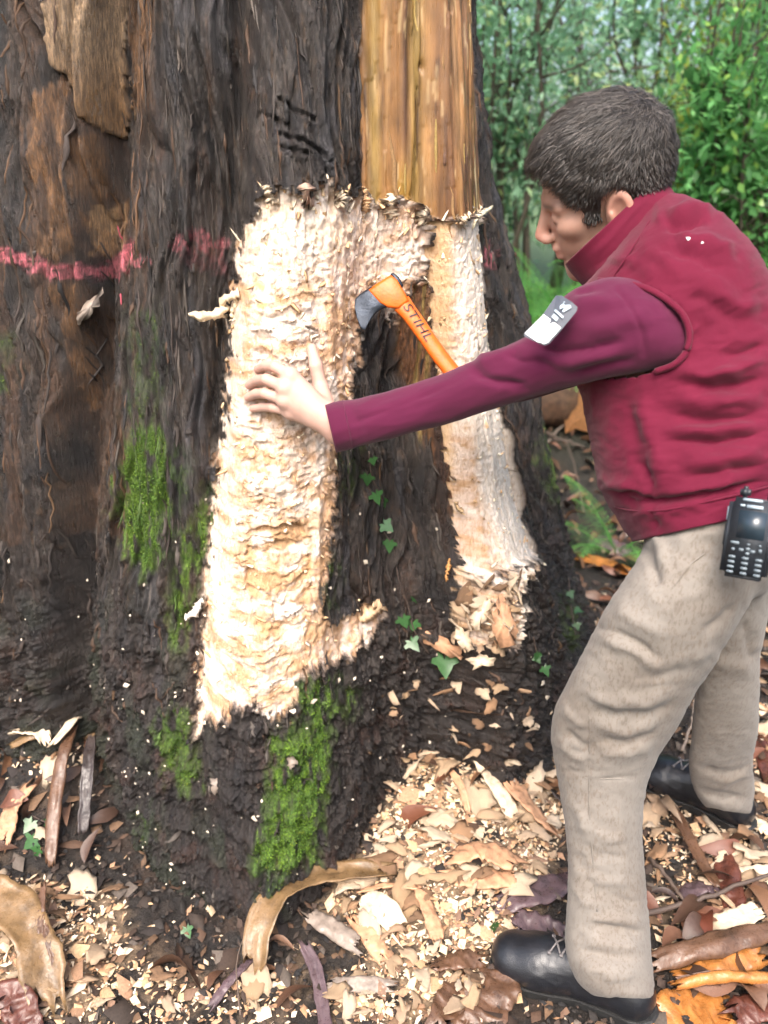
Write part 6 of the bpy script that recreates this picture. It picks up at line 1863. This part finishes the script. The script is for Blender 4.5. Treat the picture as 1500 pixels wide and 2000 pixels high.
for p in sample_ground(330, leaf_dens, hi=(2.4, 5.0)):
    if not (clear_of_trunk(p) and clear_of_boots(p)): continue
    if p[1] > 2.2 and RNG.uniform() < .25: continue
    o = put('fallen_leaf', LEAVES[RNG.integers(6)], p + (0, 0, .006 + RNG.uniform(0, .02)), RNG.uniform(0, 6.28), RNG.normal(0, .35), RNG.normal(0, .6), float(RNG.uniform(.05, .12)))
    px_, py_, _d = proj(p)
    where = 'in the left litter heap' if px_ < 330 else ('on the ground behind the trunk edge' if py_ < 1300 and px_ < 1330 else ('behind the far leg' if py_ < 1500 and px_ > 1330 else ('in the litter around the boots' if px_ > 1230 else 'among the chips near the trunk foot')))
    tag(o, 'dead brown leaf lying ' + where, 'leaf', 'dead leaves in the litter')
def twig(pts, r, label):
    K = curve_pts([gpt(*p) for p in pts], 16); K += RNG.normal(0, r * .35, K.shape)
    V, F = tube(K, np.linspace(r, r * .5, 16), 7)
    o = obj('twig', mesh('twig', V - K[0], F, M['twig'])); o.location = Vector(K[0].tolist()); tag(o, label, 'twig', 'twigs on the ground')
for pts, r, lb in [([(1222, 1820, .02), (1300, 1794, .03), (1390, 1772, .035), (1520, 1730, .04)], .0065, 'violet stick crossing right of the near leg'), ([(-20, 1462, .05), (40, 1440, .06), (106, 1418, .06)], .006, 'grey stick poking out of the left litter heap'),
                   ([(950, 1452, .03), (1020, 1470, .03), (1086, 1492, .02)], .003, 'thin pale stem slanting toward the knee'), ([(880, 1320, .03), (870, 1360, .03), (862, 1400, .01)], .004, 'thin grey stem at the trunk foot, upright'), ([(900, 1310, .04), (920, 1350, .04), (945, 1372, .02)], .0035, 'thin brown stem at the trunk foot, slanting'),
                   ([(1266, 1690, .02), (1320, 1760, .03), (1352, 1820, .02)], .0055, 'dark stick leaning right of the near shin'), ([(1330, 1480, .02), (1345, 1440, .05), (1350, 1400, .06)], .004, 'short stick between the legs'), ([(1140, 1010, .02), (1120, 960, .10), (1100, 905, .14)], .004, 'pale arching stem beside the trunk edge'),
                   ([(70, 1470, .08), (40, 1380, .14), (60, 1345, .16)], .0025, 'green wiry stem rising from the left heap'), ([(130, 1480, .08), (120, 1400, .12), (110, 1360, .14)], .0022, 'brown wiry stem rising from the left heap'), ([(1050, 850, .02), (1090, 880, .06), (1140, 890, .04)], .010, 'bare grey stick behind the trunk edge'),
                   ([(1060, 880, .02), (1110, 850, .06), (1160, 870, .05)], .007, 'thin bare stick crossing behind the trunk edge'), ([(470, 1990, .01), (465, 1900, .03), (482, 1850, .04)], .0015, 'wiry root loop beside the arched bark strip')]:
    twig(pts, r, lb)

# ------------------------------------------------------------------ ivy on the trunk
def m_leafy(name, col, rough=.35, trans=.35, var=.35):
    t = NT(name)
    oi = t.n('ShaderNodeObjectInfo')
    f = t.noise(6, 4, .6); gi = t.n('ShaderNodeNewGeometry')
    c = t.ramp(gi.outputs['Random Per Island'], [(0, tuple(x * (1 - var) for x in col)), (.5, col), (.85, tuple(min(1, x * (1 + var)) for x in col)), (1, (min(1, col[0] * 2.4), col[1] * 1.5, col[2]))])
    c = t.mix(c, t.ramp(f, [(.3, .7), (.7, 1.25)]), .8, 'MULTIPLY')
    t.base(c); t.rough(rough); t.set(Specular_IOR_Level=.5)
    tr = t.n('ShaderNodeBsdfTranslucent'); t.l(c, tr.inputs[0])
    mx = t.n('ShaderNodeMixShader'); mx.inputs[0].default_value = trans
    out = [n for n in t.t.nodes if n.type == 'OUTPUT_MATERIAL'][0]
    t.l(t.b.outputs[0], mx.inputs[1]); t.l(tr.outputs[0], mx.inputs[2]); t.l(mx.outputs[0], out.inputs[0])
    return t.m
M['ivy'] = m_leafy('ivy_leaf', (.035, .10, .03), .3, .15)
def ivy_leaf_mesh(seed):
    r = np.random.default_rng(seed)
    prof = [(0, .10), (.25, .42), (.6, .80), (.95, .56), (1.35, .95), (1.7, 1.0), (2.05, .62), (2.5, .72), (3.1416, 1.35)]
    half = [(a, q * .5 * (1 + r.normal(0, .05))) for a, q in prof]
    out = [(a, q) for a, q in half] + [(-a, q) for a, q in half[-2:0:-1]]
    V = [(0, .18, .0)]
    for a, q in out: V.append((math.sin(a) * q, .12 - math.cos(a) * q, .10 * abs(math.sin(a)) * q + r.normal(0, .012)))
    n = len(out)
    V = np.array(V)[:, [0, 1, 2]]
    F = [(0, 1 + i, 1 + (i + 1) % n) for i in range(n)]
    return mesh('leaf', V, F, M['ivy'])
IVY = [ivy_leaf_mesh(i) for i in range(4)]
def ivy_plant(stem, leaves, label, ground=False):
    def at(px, py, l):
        if ground: return gpt(px, py, l), np.array((0, -.45, .9))
        h, n = on_trunk(px, py)
        if h is None: return gpt(px, py, l), np.array((0, -.45, .9))
        return h + n * l, n
    p0, n0 = at(stem[0][0], stem[0][1], .004)
    root = empty('ivy_vine', p0); tag(root, label, 'ivy', 'ivy growing on the trunk and ground')
    if len(stem) > 1:
        K = curve_pts([at(x, y, .006)[0] for x, y in stem], 60)
        V, F = tube(K, .0016, 6); child('stem', mesh('stem', V, F, M['twig']), root)
    for k, (x, y, s) in enumerate(leaves):
        p, n = at(x, y, .016)
        m = -VIEW * .55 + np.array(n) * .5 + RNG.normal(0, .28, 3); m /= np.linalg.norm(m)
        dn = np.array((RNG.normal(0, .6), 0, -1.)); dn -= m * (dn @ m); dn /= np.linalg.norm(dn)
        sx = np.cross(dn, m)
        o = obj('leaf', IVY[k % 4], root)
        R = Matrix(np.stack([sx, dn, m], 1).tolist()).to_4x4()
        o.matrix_basis = Matrix.Translation(Vector((p - p0).tolist())) @ R @ Matrix.Scale(s, 4)
ivy_plant([(722, 880), (728, 930), (742, 975), (748, 1030), (768, 1070), (780, 1130), (795, 1180), (806, 1230), (840, 1275)], [(722, 886, .022), (724, 922, .032), (733, 958, .034), (752, 968, .032), (742, 1022, .034), (764, 1050, .034), (790, 1168, .026), (784, 1202, .036), (814, 1206, .038), (806, 1246, .038)], 'ivy vine with small leaves climbing the dark bark between the bare strips')
ivy_plant([(845, 1262), (860, 1275)], [(862, 1290, .062)], 'single large bright ivy leaf below the chip heap')
ivy_plant([(1040, 1240), (1050, 1280), (1060, 1310)], [(1046, 1262, .026), (1058, 1298, .028), (1040, 1290, .022)], 'ivy sprig on the dark root bump under the narrow strip')
ivy_plant([(1108, 1130), (1114, 1190), (1122, 1240)], [(1109, 1155, .026), (1118, 1200, .026), (1122, 1222, .024)], 'ivy sprig at the right edge of the trunk beside the trousers')
ivy_plant([(376, 1780), (385, 1815), (420, 1880)], [(366, 1826, .028), (393, 1814, .024)], 'two leaved ivy sprig low on the front lobe')
ivy_plant([(950, 1355), (980, 1345)], [(958, 1356, .03), (972, 1352, .026), (984, 1340, .022)], 'ivy sprig on soil left of the knee', True)
ivy_plant([(1050, 1412), (1056, 1414)], [(1052, 1412, .028)], 'tiny ivy leaf on soil close to the knee', True)
ivy_plant([(1016, 1476), (1022, 1480)], [(1018, 1478, .03), (1012, 1484, .022)], 'ivy leaf among chips below the thin pale stem', True)
ivy_plant([(964, 1812), (968, 1818)], [(966, 1816, .032)], 'green leaf at the toe of the near boot', True)
ivy_plant([(66, 1600), (90, 1612)], [(66, 1618, .036), (98, 1610, .034), (70, 1650, .04), (76, 1672, .03)], 'ivy sprig inside the left litter heap', True)
# ================================================================== the forest behind
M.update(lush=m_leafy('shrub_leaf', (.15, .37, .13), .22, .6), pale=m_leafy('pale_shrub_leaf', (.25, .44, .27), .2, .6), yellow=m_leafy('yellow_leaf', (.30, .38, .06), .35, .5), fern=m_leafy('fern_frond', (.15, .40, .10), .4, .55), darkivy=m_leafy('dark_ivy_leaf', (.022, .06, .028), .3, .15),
         stem=simple('shrub_stem', (.06, .045, .032), .7, .4, 60, .002), log=simple('log_bark', (.085, .042, .022), .7, .5, 40, .006), cut=simple('log_rot', (.26, .11, .035), .7, .4, 30, .004))
FR = np.random.default_rng(77)

def leaf_cloud(P, D, size, asp=.42, fold=.25, rng=FR):
    """leaf blades: points, growth directions"""
    n = len(P)
    s = size * rng.uniform(.6, 1.3, n)[:, None]
    d = D + rng.normal(0, .45, (n, 3)); d /= np.linalg.norm(d, axis=1)[:, None]
    up = rng.normal(0, .5, (n, 3)) + np.array((0, 0, 1.))
    sd = np.cross(d, up); sd /= np.linalg.norm(sd, axis=1)[:, None] + 1e-9
    nm = np.cross(sd, d)
    V = np.stack([P, P + d * s * .45 + sd * s * asp * .5 + nm * s * fold * .25, P + d * s, P + d * s * .45 - sd * s * asp * .5 + nm * s * fold * .25], 1).reshape(-1, 3)
    i = (np.arange(n) * 4)[:, None]
    return V, np.concatenate([i + np.array([0, 1, 2]), i + np.array([0, 2, 3])])

def shrub_proto(seed, H, W, nleaf, size, mat, asp=.42, nst=7, blob=9):
    r = np.random.default_rng(seed)
    tv, tf, tips = [], [], []
    for k in range(nst):
        a = r.uniform(0, 6.28); top = np.array((math.cos(a) * W * r.uniform(.1, .45), math.sin(a) * W * r.uniform(.1, .45), H * r.uniform(.6, 1)))
        K = curve_pts([np.zeros(3) + r.normal(0, .05, 3) * (1, 1, 0), top * (.3, .3, .45) + r.normal(0, .05, 3), top * (.7, .7, .75) + r.normal(0, .08, 3), top], 14)
        tv.append(tube(K, np.linspace(.016, .004, 14), 6))
        for q in range(5, 14): tips.append(K[q])
        for b in range(6):
            s = K[r.integers(4, 13)]; e = s + np.array((r.normal(0, .28 * W), r.normal(0, .28 * W), r.normal(.08, .16)))
            KK = curve_pts([s, (s + e) / 2 + r.normal(0, .04, 3) + (0, 0, .05), e], 8)
            tv.append(tube(KK, np.linspace(.006, .002, 8), 5))
            tips += list(KK[2:])
    tips = np.array(tips)
    cl = r.choice(len(tips), int(len(tips) * .8), replace=False)
    ctr = tips[cl][r.integers(0, len(cl), nleaf)]
    sp = r.normal(0, .075, (nleaf, 3))
    P = ctr + sp
    P[:, 2] = np.maximum(P[:, 2], .03)
    out = P - np.array((0, 0, H * .45)); out /= np.linalg.norm(out, axis=1)[:, None]
    V, F = leaf_cloud(P, out * .6 + np.array((0, 0, -.15)), size, asp, rng=r)
    sv, sf = join(tv)
    return mesh('foliage', V, F, mat, smooth=False), mesh('stem', sv, sf, M['stem'])

PRO = [shrub_proto(1, 1.9, .8, 2500, .062, M['lush']), shrub_proto(2, 2.3, .9, 2800, .054, M['pale'], .36), shrub_proto(3, 1.5, .9, 2100, .078, M['lush'], .5), shrub_proto(4, 2.6, 1.0, 3000, .060, M['pale'], .45), shrub_proto(5, 1.7, .6, 2400, .055, M['yellow'], .4)]
def shrub(k, x, y, s, label, cat='shrub', name='shrub', grp='shrubs behind the trunk'):
    root = empty(name, (x, y, float(ground_h(x, y)) - .02)); root.rotation_euler = (0, 0, FR.uniform(0, 6.28)); root.scale = (s, s, s * FR.uniform(.9, 1.1))
    tag(root, label, cat, grp)
    obj('crown', PRO[k][0], root); obj('stem', PRO[k][1], root)
    return root
def pY(px, Y): return (px - 750) / FPX * Y / 1.06
spots = []
for Y, n, x0, x1 in ((4.3, 5, 1.5, 3.4), (5.2, 8, .4, 4.2), (6.6, 8, .2, 5.2)):
    for x in np.linspace(x0, x1, n): spots.append((x + FR.uniform(-.25, .25), Y + FR.uniform(-.4, .4)))
for i, (x, y) in enumerate(spots):
    k = int(FR.choice([0, 1, 2, 3], p=[.24, .36, .14, .26]))
    lab = ['bushy green shrub with narrow leaves in the forest behind', 'loose pale green shrub with narrow leaves in the forest behind', 'low broad leaved green shrub in the forest behind', 'tall pale green shrub in the forest behind'][k]
    shrub(k, x, y, FR.uniform(.85, 1.25) * (1 + .10 * max(0, y - 5)), lab)
for x, y in ((-2.6, 4.6), (-3.6, 5.6), (-1.6, 6.0), (-.6, 6.4), (-4.4, 4.2), (-2.2, 7.2), (3.6, 2.8), (4.3, 3.8)):
    shrub(int(FR.integers(0, 4)), x, y, FR.uniform(.9, 1.3), 'green shrub growing far behind the side of the great trunk', grp='shrubs hidden beside the trunk')
shrub(4, pY(1300, 4.9), 4.7, .8, 'yellow green shrub above the bowed head')
shrub(4, pY(1340, 5.6), 5.4, 1.15, 'tall yellow green shrub near the ivy covered trunk')

def tall_trunk(name, pts, r0, r1, label, ivy=0):
    K = curve_pts(pts, 26); V, F = tube(K, np.linspace(r0, r1, 26), 12)
    N = normals(V, F); V = V + N * (fbm(V[:, 0] * 30 + V[:, 1] * 30, V[:, 2] * 8, 1., 2) * r0 * .3)[:, None]
    root = empty(name, K[0]); tag(root, label, 'tree')
    child('trunk', mesh('trunk', V, F, M['stem']), root)
    if ivy:
        t = FR.integers(0, 25, ivy); P = K[t] + FR.normal(0, 1, (ivy, 3)) * (r0 * 1.5, r0 * 1.5, .05)
        v, f = leaf_cloud(P, (P - K[t]) * 3 + np.array((0, -.4, -.5)), .075, .8)
        child('ivy_cover', mesh('ivy_cover', v, f, M['darkivy'], smooth=False), root)
        v, f = leaf_cloud(K[-1] + FR.normal(0, .35, (1500, 3)), np.array((0, 0, -.2)) + np.zeros((1500, 3)), .06, .4); child('crown', mesh('crown', v, f, M['lush'], smooth=False), root)
    else:
        n = 1400; t = FR.integers(10, 26, n); P = K[t] + FR.normal(0, .16, (n, 3)); v, f = leaf_cloud(P, np.tile((0, 0, -.1), (n, 1)), .05, .35)
        child('crown', mesh('crown', v, f, M['pale'], smooth=False), root)
tall_trunk('ivy_clad_tree', [pixZ(1285, 470, .25), pix(1300, 330, 5.0), pix(1345, 230, 5.0), pix(1390, 110, 5.0), pix(1420, -10, 5.1), pix(1460, -200, 5.3)], .055, .03, 'leaning dark tree stem wrapped in ivy behind the head', 1600)
tall_trunk('ivy_clad_tree', [pixZ(1480, 480, .25), pix(1460, 300, 5.6), pix(1430, 120, 5.6), pix(1440, -60, 5.7), pix(1450, -260, 5.9)], .07, .04, 'dark ivy clad tree at the upper right corner', 1500)
tall_trunk('sapling', [pixZ(966, 420, .3), pix(970, 330, 4.6), pix(974, 240, 4.6), pix(980, 100, 4.6), pix(978, -60, 4.7), pix(990, -220, 4.8)], .016, .008, 'thin dark sapling just right of the trunk')

# ------------------------------------------------------------------ ferns
def frond_mesh(seed, L, pinna, droop, npin=22):
    r = np.random.default_rng(seed)
    t = np.linspace(0, 1, npin)
    K = np.stack([t * L * .8, np.zeros(npin), L * (.75 * t - droop * t ** 2.2)], 1)
    K[:, 1] = r.normal(0, .03) * t * L
    T = np.gradient(K, axis=0); T /= np.linalg.norm(T, axis=1)[:, None]
    Ps, Ds, Ss = [], [], []
    Vr, Fr = tube(K, np.linspace(.003, .001, npin), 5)
    Vs, Fs = [Vr], [Fr]; base = len(Vr); tri = []
    LV = []
    for i in range(4, npin):
        pl = pinna * math.sin(math.pi * (.12 + .88 * t[i]) ** .8) * (1.05 - .5 * t[i]) + .01
        for s in (-1, 1):
            d = np.array((0, s, 0.)) + T[i] * .45 + np.array((0, 0, -.18)); d /= np.linalg.norm(d)
            nn = max(5, int(pl / .012))
            for q in range(nn):
                u = (q + .5) / nn; c = K[i] + d * pl * u + np.array((0, 0, -.25 * pl * u * u))
                w = .0105 * (1.1 - u) + .0025
                for sg in (-1, 1):
                    a = T[i] * sg * w + d * .006
                    LV.append(np.stack([c - d * .0035, c + a * .6 - d * .0015, c + a, c + a * .6 + d * .0035]))
    LV = np.concatenate(LV); m = len(LV) // 4
    V = np.concatenate([Vr, LV]); i = (np.arange(m) * 4)[:, None] + base
    return mesh('frond', V, [Fr, i + np.array([0, 1, 2, 3])], M['fern'], smooth=False)
FROND = [frond_mesh(1, .50, .10, .35), frond_mesh(2, .62, .12, .55), frond_mesh(3, .42, .09, .75)]
def fern(p, n, s, label, a0=0., spread=6.28):
    root = empty('fern', p); tag(root, label, 'fern', 'ferns behind the trunk')
    for k in range(n):
        o = obj('frond', FROND[k % 3], root)
        o.rotation_euler = (FR.normal(0, .2), FR.normal(-.1, .2), a0 + spread * k / n + FR.normal(0, .15)); q = s * FR.uniform(.8, 1.2); o.scale = (q, q, q)
fern(gpt(1205, 1085) + (0, 0, -.01), 10, .85, 'bright green fern between the trunk edge and the trousers', a0=2.2, spread=4.6)
for i, (px, py, s, lb) in enumerate([(1030, 600, 1.5, 'bright fern clump just right of the narrow strip'), (1085, 590, 1.6, 'fern clump below the chin'), (1060, 640, 1.4, 'fern clump above the sleeve badge'), (1000, 540, 1.5, 'pale fern clump close against the trunk edge'), (1120, 560, 1.5, 'fern clump behind the collar'), (1490, 500, 1.6, 'fern clump beside the vest back at the right edge'), (1500, 420, 1.6, 'fern clump high at the right edge')]):
    q = pixY(px, py, 4.3 + .09 * i); fern((q[0], q[1], float(ground_h(q[0], q[1]))), 14, s * 1.45, lb)

# ------------------------------------------------------------------ fallen log
def log():
    a, b = gpt(1010, 835, .10), gpt(1230, 812, .12)
    K = curve_pts([a, (a + b) / 2 + (0, 0, .01), b], 24); V, F = tube(K, .12 + .01 * np.sin(np.arange(24)), 22)
    N = normals(V, F); V = V + N * (fbm(V[:, 0] * 9, V[:, 2] * 25 + V[:, 1] * 25, 2., 3) * .015)[:, None]
    root = empty('fallen_log', a - (0, 0, .1)); tag(root, 'rotting brown log lying behind the trunk under the arm', 'log')
    child('log_body', mesh('log_body', V, F, M['log']), root)
    c = (a + b) / 2 + (.02, -.10, .02); P = []
    me = mesh('rot_patch', *flake(900, 1.8, .16, .5), M['cut'], smooth=False)
    o = obj('rot_patch', me, root); o.location = Vector((c - (a - (0, 0, .1))).tolist()); o.rotation_euler = (1.2, 0, .1); o.scale = (.34, .34, .2)
log()

# ------------------------------------------------------------------ far forest, one mass
def far_forest():
    n = 11000
    ang = FR.uniform(-1.25, 1.35, n); dist = FR.uniform(9.5, 17, n); z = FR.uniform(0, 1, n) ** .8 * 6
    x, y = np.sin(ang) * dist, np.cos(ang) * dist
    k = fbm(ang * 9, z * .9, 3.3, 3) > -.35
    P = np.stack([x, y, z + ground_h(x, y)], 1)[k]
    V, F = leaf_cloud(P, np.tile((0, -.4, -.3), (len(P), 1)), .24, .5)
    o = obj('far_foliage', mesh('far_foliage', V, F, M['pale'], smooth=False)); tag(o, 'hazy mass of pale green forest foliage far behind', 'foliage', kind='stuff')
far_forest()
